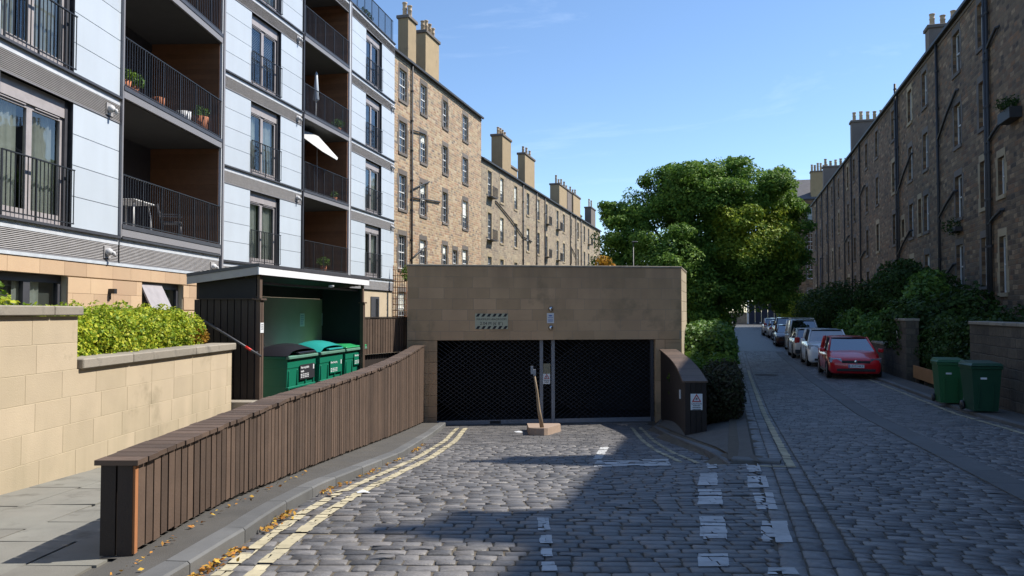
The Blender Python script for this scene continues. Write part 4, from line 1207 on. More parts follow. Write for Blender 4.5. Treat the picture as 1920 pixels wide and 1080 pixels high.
# ------------------------------------------------------------------ large recycling bins
def plastic(name, col, rough=.38): return simple(name, col, rough, var=.03, nscale=2.5, namt=.12, spec=.5)
GRN = plastic('bin_green', (.008, .165, .095)); TEAL = plastic('bin_teal', (.02, .30, .27)); LID3 = plastic('bin_lid_green', (.02, .30, .10)); BLK = plastic('bin_black', (.02, .02, .026), .3)
def big_bin(label, s0, w, lidmat, dome, lines, labelmat, group='communal bins in the shed'):
    base = MH @ Vector((s0, .06, FZ)); t = thing('communal_bin', label, 'bin', base, math.atan2(MH[1][0], MH[0][0]), group)
    dp, h = 1.0, 1.18
    m = MB(); n = 5; hs = [.14, .30, .55, .80, .98, h]
    prof = [(.10, .14), (.055, .34), (.05, .36), (.03, .62), (.025, .64), (.01, .95), (.0, .97), (.0, h)]
    for (i0, z0), (i1, z1) in zip(prof, prof[1:]):
        c0 = [(i0, i0, z0), (w - i0, i0, z0), (w - i0, dp - i0, z0), (i0, dp - i0, z0)]; c1 = [(i1, i1, z1), (w - i1, i1, z1), (w - i1, dp - i1, z1), (i1, dp - i1, z1)]
        for k in range(4): m.face([c0[k], c0[(k + 1) % 4], c1[(k + 1) % 4], c1[k]], .5)
    m.face([(w - .1, .1, .14), (.1, .1, .14), (.1, .9, .14), (w - .1, .9, .14)], .5)
    m.build('body', GRN, t, True)
    m = MB()                                            # raised ribs on the front and side
    for k in range(4): m.cbox(.08 + k * (w - .16) / 3 - .02, .08 + k * (w - .16) / 3 + .02, -.004 + .0, .06, .30, .92, .006)
    m.cbox(.02, w - .02, -.012, .05, .58, .62, .008); m.build('rib', GRN, t, True)
    MB().cbox(-.03, w + .03, -.05, .03, h - .05, h + .012, .012).build('rim', simple('bin_rim', (.10, .22, .16), .5), t, True)
    m = MB(); m.cbox(-.03, w + .03, .032, dp + .03, h - .045, h + .012, .01); m.build('rim', GRN, t, True)
    m = MB()
    if dome:
        N = 10; rows = []
        for i in range(N + 1):
            d_ = -.03 + (dp + .04) * i / N; tt = i / N
            zc = h + .02 + .21 * math.sin(math.pi * min(1, tt * 1.05 + .12)) ** .7 if tt < .95 else h + .05
            row_ = []
            for j in range(9):
                f = j / 8; e = math.sin(math.pi * f) ** .35 if 0 < f < 1 else 0
                row_.append((-.03 + (w + .06) * f, d_, h + .015 + (zc - h - .015) * e))
            rows.append(row_)
        v = [p for r_ in rows for p in r_]
        m.mesh(v, [(i * 9 + j, i * 9 + j + 1, (i + 1) * 9 + j + 1, (i + 1) * 9 + j) for i in range(N) for j in range(8)], .5)
        m.build('lid', lidmat, t, True)
        mm = MB(); mm.cbox(w * .30, w * .92, -.055, .02, h + .03, h + .07, .01); mm.build('lid_grip', lidmat, t, True)
    else:
        m.cbox(-.035, w + .035, -.045, dp + .03, h + .014, h + .06, .018)
        m.hexa([(.05, .03, h + .06), (w - .05, .03, h + .06), (w - .05, dp - .05, h + .06), (.05, dp - .05, h + .06), (.16, .16, h + .10), (w - .16, .16, h + .10), (w - .16, dp - .14, h + .10), (.16, dp - .14, h + .10)])
        m.build('lid', lidmat, t, True)
    for cx in (.16, w - .16):
        for cy in (.16, dp - .16):
            MB().lathe([(.0, -.03), (.075, -.03), (.08, -.015), (.08, .015), (.075, .03), (0, .03)], (cx, cy, .08), 12, 'x').build('castor', M_['black'], t, True)
    lx0, lx1, lz0, lz1 = w * .40, w * .93, .72 if dome else .80, 1.0 if dome else 1.07
    MB().box(lx0, lx1, -.020, -.014, lz0, lz1).build('sticker', labelmat, t, True)
    MT = Matrix.Translation((lx0 + .03, -.0225, lz1 - .055)) @ RX
    for i, (tx, sz) in enumerate(lines):
        text(tx, sz, MT @ Matrix.Translation((0, -i * .07, 0)), M_['sign_white'], t, align='LEFT', bold=.0015)
    mm = MB()
    for k in range(4):
        for r_ in range(3): mm.box(lx0 + .03 + k * .1, lx0 + .10 + k * .1, -.0225, -.0205, lz0 + .03 + r_ * .03, lz0 + .045 + r_ * .03)
    mm.box(lx1 - .08, lx1 - .03, -.0225, -.0205, lz1 - .11, lz1 - .02); mm.build('print', M_['sign_white'], t, True)
    return t
big_bin('green communal bin with a black domed lid and black waste sticker', s_at(MH, 551) - .12, 1.30, BLK, True, [('Non-recyclable', .062), ('waste', .062)], M_['ink'])
big_bin('green communal bin with a teal domed lid between its two neighbours', s_at(MH, 610) - .12, 1.28, TEAL, True, [('Mixed Recycling', .056)], GRN)
big_bin('green communal bin with a flat bright green lid by the right shed post', s_at(MH, 655) - .06, 1.28, LID3, False, [('Mixed Recycling', .056)], GRN)

# far slatted fence between shed and garage
ff = thing('slatted_fence', 'dark slatted timber fence between the bin shed and the garage', 'fence', (-3.2, 19, -.5))
MF = frame(MH @ Vector((LS + .1, .35, 0)), Vector((-2.74, 20.6, 0)) - MH @ Vector((LS + .1, .35, 0)))
Lf = (Vector((-2.74, 20.6, 0)) - MH @ Vector((LS + .1, .35, 0))).length
s_ = 0
while s_ < Lf:
    MB(MF).box(s_, s_ + .085, 0, .022, .62, 1.50).build('board', M_['plank'], ff); s_ += .108
m = MB(MF); m.box(0, Lf, .03, .07, .7, .78); m.box(0, Lf, .03, .07, 1.3, 1.38); m.box(0, Lf, .09, .2, -.7, .60, .5); m.box(0, Lf, -.02, .07, 1.503, 1.53); m.build('frame', M_['dark_plank'], ff)

# ------------------------------------------------------------------ modern apartment building
ap = thing('apartment_building', 'modern pale blue panelled apartment block with dark recessed balconies', 'building', (-9, 22, -.4))
MA = frame((-8.33, 11.0), (0.032, 1)); MBf = frame((-8.7, 23.6), (2.94, 14.4))
ZF = [3.2, 6.1, 9.0, 11.9, 14.8]
def cladding(M, a, b_, k):
    z0, z1 = ZF[k] + .03, ZF[k + 1] - .53
    MB(M).box(a, b_, .03, .12, ZF[k], ZF[k + 1], .5).build('panel_backing', M_['panel_back'], ap)
    n = 4; h = (z1 - z0) / n
    for i in range(n): MB(M).cbox(a + .006, b_ - .006, 0, .03, z0 + i * h + .006, z0 + (i + 1) * h - .006, .002).build('panel', M_['panel'], ap)
def band(M, a, b_, k, vent=None):
    z = ZF[k]
    MB(M).box(a, b_, -.07, .1, z - .03, z + .015).build('flashing', M_['dark_metal'], ap)
    MB(M).box(a, b_, -.012, .1, z - .16, z - .031).build('fascia', simple('fascia_pale', (.55, .57, .60), .45) if 'fas' not in M_ else M_['fas'], ap)
    m = MB(M)
    for i in range(11):
        zz = z - .185 - i * .031; m.q((a, -.012, zz), (b_, -.012, zz), (b_, .012, zz + .026), (a, .012, zz + .026)); m.q((a, -.012, zz - .004), (b_, -.012, zz - .004), (b_, -.012, zz), (a, -.012, zz))
    m.build('louver', M_['louver'], ap)
    MB(M).box(a, b_, .014, .1, z - .53, z - .161).build('louver_backing', M_['dark_metal'], ap)
    MB(M).box(a, b_, -.016, .01, z - .535, z - .51).build('louver_trim', M_['grey_metal'], ap)
    if vent is not None:
        t = MB(M); t.box(vent - .12, vent + .12, -.03, -.0125, z - .47, z - .22); t.build('vent_plate', M_['louver'], ap)
        t = MB(M); t.lathe([(.075, 0), (.08, -.04), (.06, -.09), (0, -.10)], (vent - .02, -.03, z - .34), 12, 'y'); t.path([(vent, -.08, z - .34), (vent + .03, -.14, z - .36), (vent + .035, -.15, z - .43)], .036, 8); t.build('vent_cowl', M_['vent'], ap)
M_['vent'] = simple('vent_white', (.5, .5, .5), .5)
M_['fas'] = simple('fascia_pale2', (.55, .57, .60), .45, var=.03)
def railing(M, a, b_, z, h, y=-.05, parent=None):
    m = MB(M); m.box(a, b_, y - .02, y + .02, z + h - .02, z + h); m.box(a, b_, y - .012, y + .012, z + .06, z + .08)
    n = max(2, int((b_ - a) / .105))
    for i in range(n + 1):
        s_ = a + .01 + (b_ - a - .02) * i / n; wd = .014 if i % 8 == 0 else .007
        m.box(s_ - wd, s_ + wd, y - wd, y + wd, z + (.0 if i % 8 == 0 else .08), z + h - .02)
    return m.build('railing', M_['rail'], parent or ap)
def french(M, a, b_, k, curt=True, blind=False):
    z0, z1 = ZF[k], ZF[k + 1] - .53
    dp = .20
    m = MB(M)                                              # dark reveal
    m.q((a, .0, z0), (a, dp, z0), (a, dp, z1), (a, 0, z1)); m.q((b_, 0, z0), (b_, dp, z0), (b_, dp, z1), (b_, 0, z1)); m.q((a, 0, z1), (b_, 0, z1), (b_, dp, z1), (a, dp, z1)); m.q((a, 0, z0), (b_, 0, z0), (b_, dp, z0), (a, dp, z0))
    m.build('reveal', M_['dark_metal'], ap)
    zh = z1 - .32
    MB(M).box(a + .002, b_ - .10, .10, dp + .02, zh, z1 - .002).build('head_panel', M_['frame_grey'], ap)
    w = thing_part('french_door', M, a, b_, z0, zh, dp, curt, blind)
    MB(M).box(b_ - .10, b_ - .002, .09, dp + .02, z0 + .002, z1 - .003).build('jamb_post', M_['dark_metal'], ap)
    railing(M, a, b_, z0 + .02, 1.08, -.045)
def thing_part(name, M, a, b_, z0, zh, dp, curt, blind):
    b2 = b_ - .10; mid = (a + b2) / 2
    m = MB(M)
    f = .075
    for (l, r_) in ((a + .002, mid), (mid, b2)):
        m.box(l, l + f, dp - .06, dp, z0 + .02, zh); m.box(r_ - f, r_, dp - .06, dp, z0 + .02, zh); m.box(l + f, r_ - f, dp - .06, dp, z0 + .02, z0 + .22); m.box(l + f, r_ - f, dp - .06, dp, zh - f, zh)
        m.box(l + f + .05, r_ - f - .05, dp - .085, dp - .06, zh - .035, zh - .012)
    fr = m.build(name, M_['frame_grey'], ap)
    g = MB(M); g.q((a + f, dp - .03, z0 + .2), (mid - f, dp - .03, z0 + .2), (mid - f, dp - .03, zh - f), (a + f, dp - .03, zh - f)); g.build('pane', M_['clear'], fr)
    g = MB(M); g.q((mid + f, dp - .03, z0 + .2), (b2 - f, dp - .03, z0 + .2), (b2 - f, dp - .03, zh - f), (mid + f, dp - .03, zh - f)); g.build('pane', M_['clear'], fr)
    rm = MB(M); D2 = dp + 1.4
    rm.q((a, D2, z0), (b2, D2, z0), (b2, D2, zh), (a, D2, zh)); rm.q((a, dp, z0), (a, D2, z0), (a, D2, zh), (a, dp, zh)); rm.q((b2, dp, z0), (b2, D2, z0), (b2, D2, zh), (b2, dp, zh)); rm.q((a, dp, zh), (b2, dp, zh), (b2, D2, zh), (a, D2, zh)); rm.q((a, dp, z0 + .01), (b2, dp, z0 + .01), (b2, D2, z0 + .01), (a, D2, z0 + .01))
    rm.build('room', M_['room'], fr)
    if blind:
        bl = MB(M)
        for i in range(int((zh - z0 - .9) / .055)): bl.q((a + f, dp + .05, zh - .1 - i * .055), (b2 - f, dp + .05, zh - .1 - i * .055), (b2 - f, dp + .08, zh - .07 - i * .055), (a + f, dp + .08, zh - .07 - i * .055))
        bl.build('blind', M_['sash'], fr)
    elif curt:
        for (l, r_) in ((a + .02, a + (mid - a) * random.uniform(.55, .95)), (mid + (b2 - mid) * random.uniform(.1, .4), b2 - .02)):
            c = MB(M); n = 22; v = []
            for i in range(n + 1):
                s_ = l + (r_ - l) * i / n; dd = dp + .09 + .03 * math.sin(i * 1.9) + .015 * math.sin(i * .7)
                v += [(s_, dd, z0 + .05), (s_, dd, zh - .03)]
            c.mesh(v, [(2 * i, 2 * i + 2, 2 * i + 3, 2 * i + 1) for i in range(n)], .5); c.build('curtain', M_['curtain'], fr)
    return fr
def loggia(M, a, b_, k, dz=0.0, top=True):
    z0 = ZF[k] + dz; z1 = ZF[k + 1] + dz - .24; dp = 1.9
    MB(M).box(a - .02, b_ + .02, -.06, dp, z0 - .22, z0).build('balcony_slab', M_['grey_metal'], ap)
    MB(M).box(a - .02, b_ + .02, -.075, -.062, z0 - .06, z0 + .03).build('slab_trim', M_['dark_metal'], ap)
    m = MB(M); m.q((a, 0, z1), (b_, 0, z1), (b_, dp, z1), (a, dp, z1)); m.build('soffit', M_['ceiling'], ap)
    nb = int((z1 - z0) / .14)
    for q0, q1 in ((b_ - .02, b_ + .05), (a - .05, a + .02)):
        m = MB(M); m.box(q0 + .006, q1 - .006, .03, dp, z0, z1, .5)
        for i in range(nb + 1):
            zz = z0 + i * .14; ze = min(zz + .134, z1)
            if ze - zz > .02: m.box(q0, q1, .02, dp, zz, ze)
        m.build('cedar_lining', M_['cedar'], ap)
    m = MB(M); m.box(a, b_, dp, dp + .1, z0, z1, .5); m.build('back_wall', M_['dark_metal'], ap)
    w = b_ - a; fz = z0 + 2.2
    m = MB(M)
    ds = [a + .15 + (w * .62) * i / 3 for i in range(4)]
    for l, r_ in zip(ds, ds[1:]):
        m.box(l, l + .08, dp - .06, dp - .001, z0, fz); m.box(r_ - .08, r_, dp - .06, dp - .001, z0, fz); m.box(l + .08, r_ - .08, dp - .06, dp - .001, fz - .08, fz); m.box(l + .08, r_ - .08, dp - .06, dp - .001, z0, z0 + .12)
    fr = m.build('sliding_door', M_['dark_metal'], ap)
    for l, r_ in zip(ds, ds[1:]):
        g = MB(M); g.q((l + .08, dp - .03, z0 + .12), (r_ - .08, dp - .03, z0 + .12), (r_ - .08, dp - .03, fz - .08), (l + .08, dp - .03, fz - .08)); g.build('pane', M_['glass'], fr)
    c = MB(M); v = []
    for i in range(25):
        s_ = ds[1] + .1 + (ds[2] - ds[1] - .2) * i / 24; v += [(s_, dp - .045 + .012 * math.sin(i * 2), z0 + .15), (s_, dp - .045 + .012 * math.sin(i * 2), fz - .1)]
    c.mesh(v, [(2 * i, 2 * i + 2, 2 * i + 3, 2 * i + 1) for i in range(24)], .5); c.build('curtain', M_['curtain'], fr)
    railing(M, a, b_, z0, 1.08, -.04)
def trim_post(M, s_, z0, z1, w=.06, y0=-.08, mat='grey_metal'):
    MB(M).box(s_ - w / 2, s_ + w / 2, y0, .1, z0, z1).build('edge_trim', M_[mat], ap)
sA = {k: s_at(MA, k) for k in (-8, 131, 136, 219, 222, 408, 412)}
sB = {k: s_at(MBf, k) for k in (416, 467, 523, 563, 566, 650, 655, 684, 714, 738)}
for k in range(4):
    cladding(MA, sA[-8] - 3.0, sA[-8], k); french(MA, sA[-8], sA[131], k, True, False); cladding(MA, sA[131], sA[219], k)
    loggia(MA, sA[222], sA[408], k, .25)
    band(MA, sA[-8] - 3, sA[219], k, vent=sA[219] - .42)
    cladding(MBf, sB[416] - .5, sB[467], k); french(MBf, sB[467], sB[523], k, k != 2, k == 2); cladding(MBf, sB[523], sB[563], k)
    loggia(MBf, sB[566], sB[650], k, .02)
    cladding(MBf, sB[655], sB[684], k); french(MBf, sB[684], sB[714], k, k < 2); cladding(MBf, sB[714], sB[738], k)
    if k: band(MBf, sB[416] - .5, sB[563], k, vent=sB[563] - .35); band(MBf, sB[655], sB[738], k, vent=sB[738] - .4)
band(MA, sA[222], sA[408] + .02, 0, vent=sA[408] - .4)
band(MBf, sB[416] - .5, sB[563], 0); band(MBf, sB[655], sB[738], 0)
for k in (4,):
    band(MA, sA[-8] - 3, sA[408], k); band(MBf, sB[416] - .5, sB[738], k)
MB(MA).box(sA[-8] - 3, sA[412], -.03, .02, ZF[0] - .60, ZF[0] - .54).build('flashing', simple('white_flashing', (.62, .66, .70), .45), ap)
trim_post(MA, sA[219] + .03, ZF[0], 14.8, .05, -.06, 'grey_metal'); trim_post(MA, sA[412], ZF[0] - .54, 14.8, .10, -.07, 'grey_metal'); trim_post(MA, sA[408] + .03, ZF[0], 14.8, .04, -.05, 'sign_white')
trim_post(MBf, sB[566] - .04, 2.7, 14.8, .05, -.05, 'dark_metal'); trim_post(MBf, (sB[650] + sB[655]) / 2 - .03, 2.7, 14.8, .08, -.05, 'sign_white'); trim_post(MBf, sB[655] - .05, 2.7, 14.8, .09, -.055, 'grey_metal')
# unseen core added to block light, ground floor, roof terrace
m = MB(MA); m.box(sA[-8] - 3, sA[412], 2.05, 9, -.5, 14.78, .5); m.box(sA[-8] - 3, sA[-8] - 2.9, 0.13, 2.05, -.5, 14.78, .5); m.box(sA[412] - .02, sA[412] + .06, .0, 2.05, -.5, 14.78, .5); m.build('core', M_['panel_back'], ap)
m = MB(MBf); m.box(sB[416] - 2, sB[738], 2.05, 9, -.5, 14.78, .5); m.box(sB[738] - .1, sB[738], .06, 2.05, -.5, 14.78, .5); m.box(sB[416] - 2, sB[738], .13, 2.05, 2.5, 2.62, .5); m.build('core', M_['panel_back'], ap)
m = MB(MBf); m.box(sB[416] - 2, sB[738], .06, .4, -.5, 2.62, .5); m.build('ground_wall', M_['ashlar'], ap)
s0, s1 = s_at(MBf, 697), s_at(MBf, 712)
m = MB(MBf); m.box(s0, s1, .02, .05, .6, 2.35); fr = m.build('window', M_['dark_metal'], ap)
MB(MBf).q((s0 + .5, .015, .7), (s1 - .1, .015, .7), (s1 - .1, .015, 2.25), (s0 + .5, .015, 2.25)) if False else None
g = MB(MBf); g.box(s0 + .55, s1 - .12, .008, .018, .7, 2.25); g.build('pane', M_['glass'], fr)
wins = [(s_at(MA, -12), s_at(MA, 126)), (s_at(MA, 265), s_at(MA, 343))]
WZ0, WZ1 = .8, 2.32
m = MB(MA); wall_open(m, sA[-8] - 3, sA[412], -.5, 2.62, [(a, b_, WZ0, WZ1) for a, b_ in wins], .25, .02); m.build('ground_wall', M_['joint'], ap)
z = 2.62; ri = 0
for h in (.30, .02, .30, .30, .02, .30, .30):
    z0 = z - h
    if h < .1: z = z0; continue
    ri += 1; s_ = sA[-8] - 1.0 - (.33 if ri % 2 else 0)
    while s_ < sA[412]:
        l = random.uniform(.66, .95); pieces = [(s_, min(s_ + l, sA[412]))]
        for (a, b_) in wins:
            if z0 < WZ1 - .01:
                npc = []
                for (p, q_) in pieces:
                    if q_ <= a or p >= b_: npc.append((p, q_))
                    else:
                        if p < a: npc.append((p, a))
                        if q_ > b_: npc.append((b_, q_))
                pieces = npc
        for (p, q_) in pieces:
            if q_ - p > .04: MB(MA).cbox(p + .002, q_ - .002, -.012, .019, z0 + .002, z - .002, .003).build('stone', M_['ashlar_pink'], ap)
        s_ += l
    z = z0
for (a, b_) in wins:
    m = MB(MA); mid = (a + b_) / 2
    for (l, r_) in ((a + .01, mid), (mid, b_ - .01)):
        m.box(l, l + .09, .12, .2, WZ0, WZ1 - .01); m.box(r_ - .09, r_, .12, .2, WZ0, WZ1 - .01); m.box(l + .09, r_ - .09, .12, .2, WZ1 - .14, WZ1 - .01); m.box(l + .09, r_ - .09, .12, .2, WZ0, WZ0 + .1)
    fr = m.build('window', M_['dark_metal'], ap)
    for (l, r_) in ((a + .1, mid - .09), (mid + .09, b_ - .1)):
        g = MB(MA); g.q((l, .16, WZ0 + .1), (r_, .16, WZ0 + .1), (r_, .16, WZ1 - .14), (l, .16, WZ1 - .14)); g.build('pane', M_['clear'], fr)
    rm = MB(MA); rm.box(a, b_, .26, 1.8, WZ0 - .1, WZ1 + .1, .5); rm.build('room', simple('pale_room', (.28, .28, .24), .9), fr)
    c = MB(MA); v = []
    for i in range(20):
        s_ = mid - .25 + .7 * i / 19; v += [(s_, .22 + .015 * math.sin(i * 1.9), WZ0), (s_, .22 + .015 * math.sin(i * 1.9), WZ1 - .05)]
    c.mesh(v, [(2 * i, 2 * i + 2, 2 * i + 3, 2 * i + 1) for i in range(19)], .5); c.build('curtain', M_['curtain'], fr)
# open top-hung casement
a, b_ = wins[1]
m = MB(MA); m.hexa([(a + .08, -.22, WZ1 - .62), ((a + b_) / 2 + .02, -.22, WZ1 - .62), ((a + b_) / 2 + .02, -.18, WZ1 - .62), (a + .08, -.18, WZ1 - .62), (a + .08, .06, WZ1 - .04), ((a + b_) / 2 + .02, .06, WZ1 - .04), ((a + b_) / 2 + .02, .10, WZ1 - .04), (a + .08, .10, WZ1 - .04)]); m.build('open_casement', M_['frame_grey'], ap)
wl = thing('wall_lamp', 'small black wall lamp on the pink stone ground floor', 'lamp', MA @ Vector((s_at(MA, 204), -.02, 2.0)))
m = MB(MA); s_ = s_at(MA, 204); m.box(s_ - .05, s_ + .05, -.14, -.013, 2.02, 2.12); m.path([(s_ - .04, -.05, 2.03), (s_ - .04, -.05, 1.90)], .018, 6); m.build('housing', M_['black'], wl)
m = MB(MBf); m.box(sB[563], sB[738], .02, 9, 14.79, 14.86, .5); m.build('roof_deck', M_['grey_metal'], ap)
railing(MBf, sB[655] - 2.5, sB[738], 14.86, 1.1, .1)
m = MB(MBf); m.box(sB[655] - 3, sB[738], 3.0, 8, 14.87, 17.4, .5); m.build('penthouse', M_['panel_back'], ap)
hedge('terrace_shrub', 'bushy shrub behind the roof terrace railing', [(tuple(MBf @ Vector((sB[714], 1.0, 15.45))), (.5, .9, .55))], 160, .12, M_['shrub'])

# balcony things
def potted(label, M, s_, d, z, r, h, leafmat, fol, size=.07, potmat='terracotta'):
    c = M @ Vector((s_, d, z)); t = thing('potted_plant' if fol else 'plant_pot', label, 'plant' if fol else 'pot', c)
    MB().lathe([(0, .0), (r * .75, 0), (r, h), (r * .88, h), (r * .85, h - .03), (0, h - .03)], c, 12).build('pot', M_[potmat], t)
    if fol:
        P, N = blob_points([(tuple(c + Vector((0, 0, h + fol * .55))), (fol * .9, fol * .9, fol * .7))], 500); scatter(0, P, N, size, .8, .5, 'foliage', leafmat, t)
zb1 = ZF[1] + .25; zb0 = ZF[0] + .25
potted('leafy potted plant in a terracotta pot at the near end of the first balcony', MA, s_at(MA, 238), .12, zb1, .13, .24, M_['lime'], .22)
potted('straggly potted plant beside the leafy one on the first balcony', MA, s_at(MA, 256), .14, zb1, .12, .22, M_['laurel'], .25)
potted('bare terracotta pot in the middle of the first balcony', MA, s_at(MA, 302), .12, zb1, .14, .28, M_['laurel'], 0)
potted('white bucket pot on the first balcony', MA, s_at(MA, 351), .15, zb1, .19, .30, M_['laurel'], 0, potmat='sign_white')
potted('bushy green plant in a large terracotta pot at the far end of the first balcony', MA, s_at(MA, 383), .15, zb1, .2, .42, M_['laurel'], .24)
def chair(label, M, s_, d, z, mat, rz):
    c = M @ Vector((s_, d, z)); t = thing('patio_chair', label, 'chair', c, rz)
    for x in (-.22, .22):
        for y in (-.22, .22): MB().path([(x, y, 0), (x * .92, y * .9, .43)], .018, 6).build('leg', mat, t, True)
    MB().cbox(-.25, .25, -.25, .25, .42, .46, .01).build('seat', mat, t, True)
    m = MB()
    for k in range(6): m.hexa([(-.24 + k * .085, .22, .46), (-.19 + k * .085, .22, .46), (-.19 + k * .085, .25, .46), (-.24 + k * .085, .25, .46), (-.25 + k * .087, .32, .88 + .05 * math.sin(k / 5 * 3.14)), (-.20 + k * .087, .32, .88 + .05 * math.sin(k / 5 * 3.14)), (-.20 + k * .087, .35, .88), (-.25 + k * .087, .35, .88)])
    m.build('backrest', mat, t, True)
    for x in (-.27, .25): MB().box(x, x + .03, -.22, .26, .62, .65).build('armrest', mat, t, True)
chair('grey slatted patio chair on the lowest balcony', MA, s_at(MA, 360), .55, zb0, simple('grey_plastic', (.13, .12, .125), .5), 1.9)
c = MA @ Vector((s_at(MA, 290), .65, zb0)); t = thing('patio_table', 'white folding patio table on the lowest balcony', 'table', c)
MB().cbox(c.x - .35, c.x + .35, c.y - .4, c.y + .6, c.z + .70, c.z + .73, .008).build('tabletop', M_['sash'], t)
for dx in (-.3, .3):
    for dy in (-.34, .54): MB().path([c + Vector((dx, dy, 0)), c + Vector((dx * .9, dy * .85, .7))], .018, 6).build('leg', M_['sash'], t)
# white parasol leaning out of a loggia, closed parasol above it
sp = s_at(MBf, 598); zc = ZF[1] + .05
pc = MBf @ Vector((sp, .12, zc)); t = thing('open_parasol', 'large white open parasol tilted out over the balcony railing', 'parasol', pc)
MB().path([pc, pc + Vector((0, 0, 2.0))], .025, 8).build('pole', M_['frame_grey'], t)
n = 8; apex = pc + Vector((0.05, 0, 2.28)); ax = Vector((.61, -.12, .78)).normalized(); e1 = ax.orthogonal().normalized(); e2 = ax.cross(e1)
R = 1.15; v = [tuple(apex)] + [tuple(apex - ax * .27 + e1 * (R * math.cos(2 * math.pi * k / n)) + e2 * (R * math.sin(2 * math.pi * k / n))) for k in range(n)]
m = MB(); m.mesh(v, [(0, 1 + k, 1 + (k + 1) % n) for k in range(n)], .5, False)
v2 = [tuple(Vector(p) - ax * .012) for p in v]; m.mesh(v2, [(0, 1 + (k + 1) % n, 1 + k) for k in range(n)], .5, False); m.build('canopy', simple('parasol_white', (.58, .575, .55), .85), t)
m = MB()
for k in range(n): m.path([apex - ax * .05, Vector(v[1 + k]) - ax * .03], .008, 5)
m.build('ribs', M_['frame_grey'], t)
pc = MBf @ Vector((s_at(MBf, 612), .5, ZF[2] + .02)); t = thing('closed_parasol', 'furled pale parasol standing on the balcony above the open one', 'parasol', pc)
MB().path([pc, pc + Vector((0, 0, 2.15))], .022, 8).build('pole', M_['sash'], t)
MB().lathe([(.0, 2.15), (.05, 2.1), (.09, 1.6), (.12, 1.05), (.10, 1.0), (0, 1.0)], pc, 10).build('canopy', M_['panel'], t)
potted('small leafy plant at the end of the parasol balcony above', MBf, s_at(MBf, 640), .2, ZF[2] + .02, .14, .22, M_['laurel'], .3)
potted('small plant on the open parasol balcony floor', MBf, s_at(MBf, 634), .2, ZF[1] + .02, .12, .2, M_['laurel'], .2)
potted('leafy climber pot on the lowest far balcony', MBf, s_at(MBf, 615), .2, ZF[0] + .02, .13, .25, M_['lime'], .3)

# ------------------------------------------------------------------ stone tenements
M_['sash_shade'] = M_['sash']
def sash(M, root, s_, z, w, h, dress, open_=0.0, bars=(2, 3), dep=.17, blind=False, sillmat=None, detail=True):
    a, b_ = s_ - w / 2, s_ + w / 2; f = .055
    m = MB(M); y0, y1 = dep - .05, dep
    m.box(a, a + f, y0, y1, z, z + h); m.box(b_ - f, b_, y0, y1, z, z + h); m.box(a + f, b_ - f, y0, y1, z + h - f, z + h); m.box(a + f, b_ - f, y0, y1, z, z + .08)
    mid = z + h * .5
    m.box(a + f, b_ - f, y0 - .01, y1, mid - .03, mid + .03)
    if detail:
        for half in (0, 1):
            zb, zt = (z + .08, mid - .03) if half == 0 else (mid + .03, z + h - f)
            for i in range(1, bars[0]):
                x = a + f + (w - 2 * f) * i / bars[0]; m.box(x - .012, x + .012, y0 + .01, y1 - .005, zb, zt)
            for i in range(1, bars[1]):
                zz = zb + (zt - zb) * i / bars[1]; m.box(a + f, b_ - f, y0 + .012, y1 - .007, zz - .011, zz + .011)
    win = m.build('window', M_['sash'], root)
    g = MB(M); g.q((a + f, y1 - .012, z + .08), (b_ - f, y1 - .012, z + .08), (b_ - f, y1 - .012, z + h - f), (a + f, y1 - .012, z + h - f)); g.build('pane', M_['glass'], win)
    if blind:
        zz = z + h * random.uniform(.35, .75); c = MB(M); c.q((a + f, y1 - .016, zz), (b_ - f, y1 - .016, zz), (b_ - f, y1 - .016, z + h - f), (a + f, y1 - .016, z + h - f)); c.build('blind', M_['curtain'], win)
    m = MB(M); t = .17; p = -.012
    m.box(a - .03 - t * .6, b_ + .03 + t * .6, p, .04, z + h + .002, z + h + .30); m.box(a - t * .7, b_ + t * .7, p - .05, .04, z - .16, z - .002)
    for x0, x1 in ((a - t - .01, a - .003), (b_ + .003, b_ + t + .01)):
        zz = z
        while zz < z + h - .01:
            hh = random.uniform(.3, .5); ze = min(zz + hh, z + h); e = random.choice((0, .12))
            m.box(x0 - (e if x0 < s_ else 0), x1 + (e if x0 > s_ else 0), p + .001, .04, zz + .002, ze - .002); zz = ze
    m.build('surround', M_[dress], win)
    return (a, b_, z, z + h)
def pots(M, root_ch, s0, s1, d0, d1, z, n, h=.75, r=.12, mat='pot'):
    for i in range(n):
        k = (i + .5) / n; c = (s0 + (s1 - s0) * k, d0 + (d1 - d0) * k, z); hh = h * random.uniform(.75, 1.1)
        MB(M).lathe([(r * .95, 0), (r * .85, hh * .55), (r * 1.1, hh * .6), (r * .85, hh * .66), (r * .9, hh * .92), (r * 1.1, hh * .95), (r * 1.05, hh), (r * .6, hh), (r * .6, hh - .2)], c, 10).build('chimney_pot', M_[mat], root_ch)
def chimney(M, root, s0, s1, d0, d1, z0, z1, npots, mat='harl', axis='d', ph=.75, pr=.13, potmat='pot'):
    m = MB(M); m.box(s0, s1, d0, d1, z0, z1 - .22, .5); ch = m.build('chimney', M_[mat], root)
    MB(M).cbox(s0 - .1, s1 + .1, d0 - .1, d1 + .1, z1 - .22, z1, .03).build('chimney_cope', M_['dressed_dark'], ch)
    if axis == 'd': pots(M, ch, (s0 + s1) / 2, (s0 + s1) / 2, d0, d1, z1, npots, ph, pr, potmat)
    else: pots(M, ch, s0, s1, (d0 + d1) / 2, (d0 + d1) / 2, z1, npots, ph, pr, potmat)
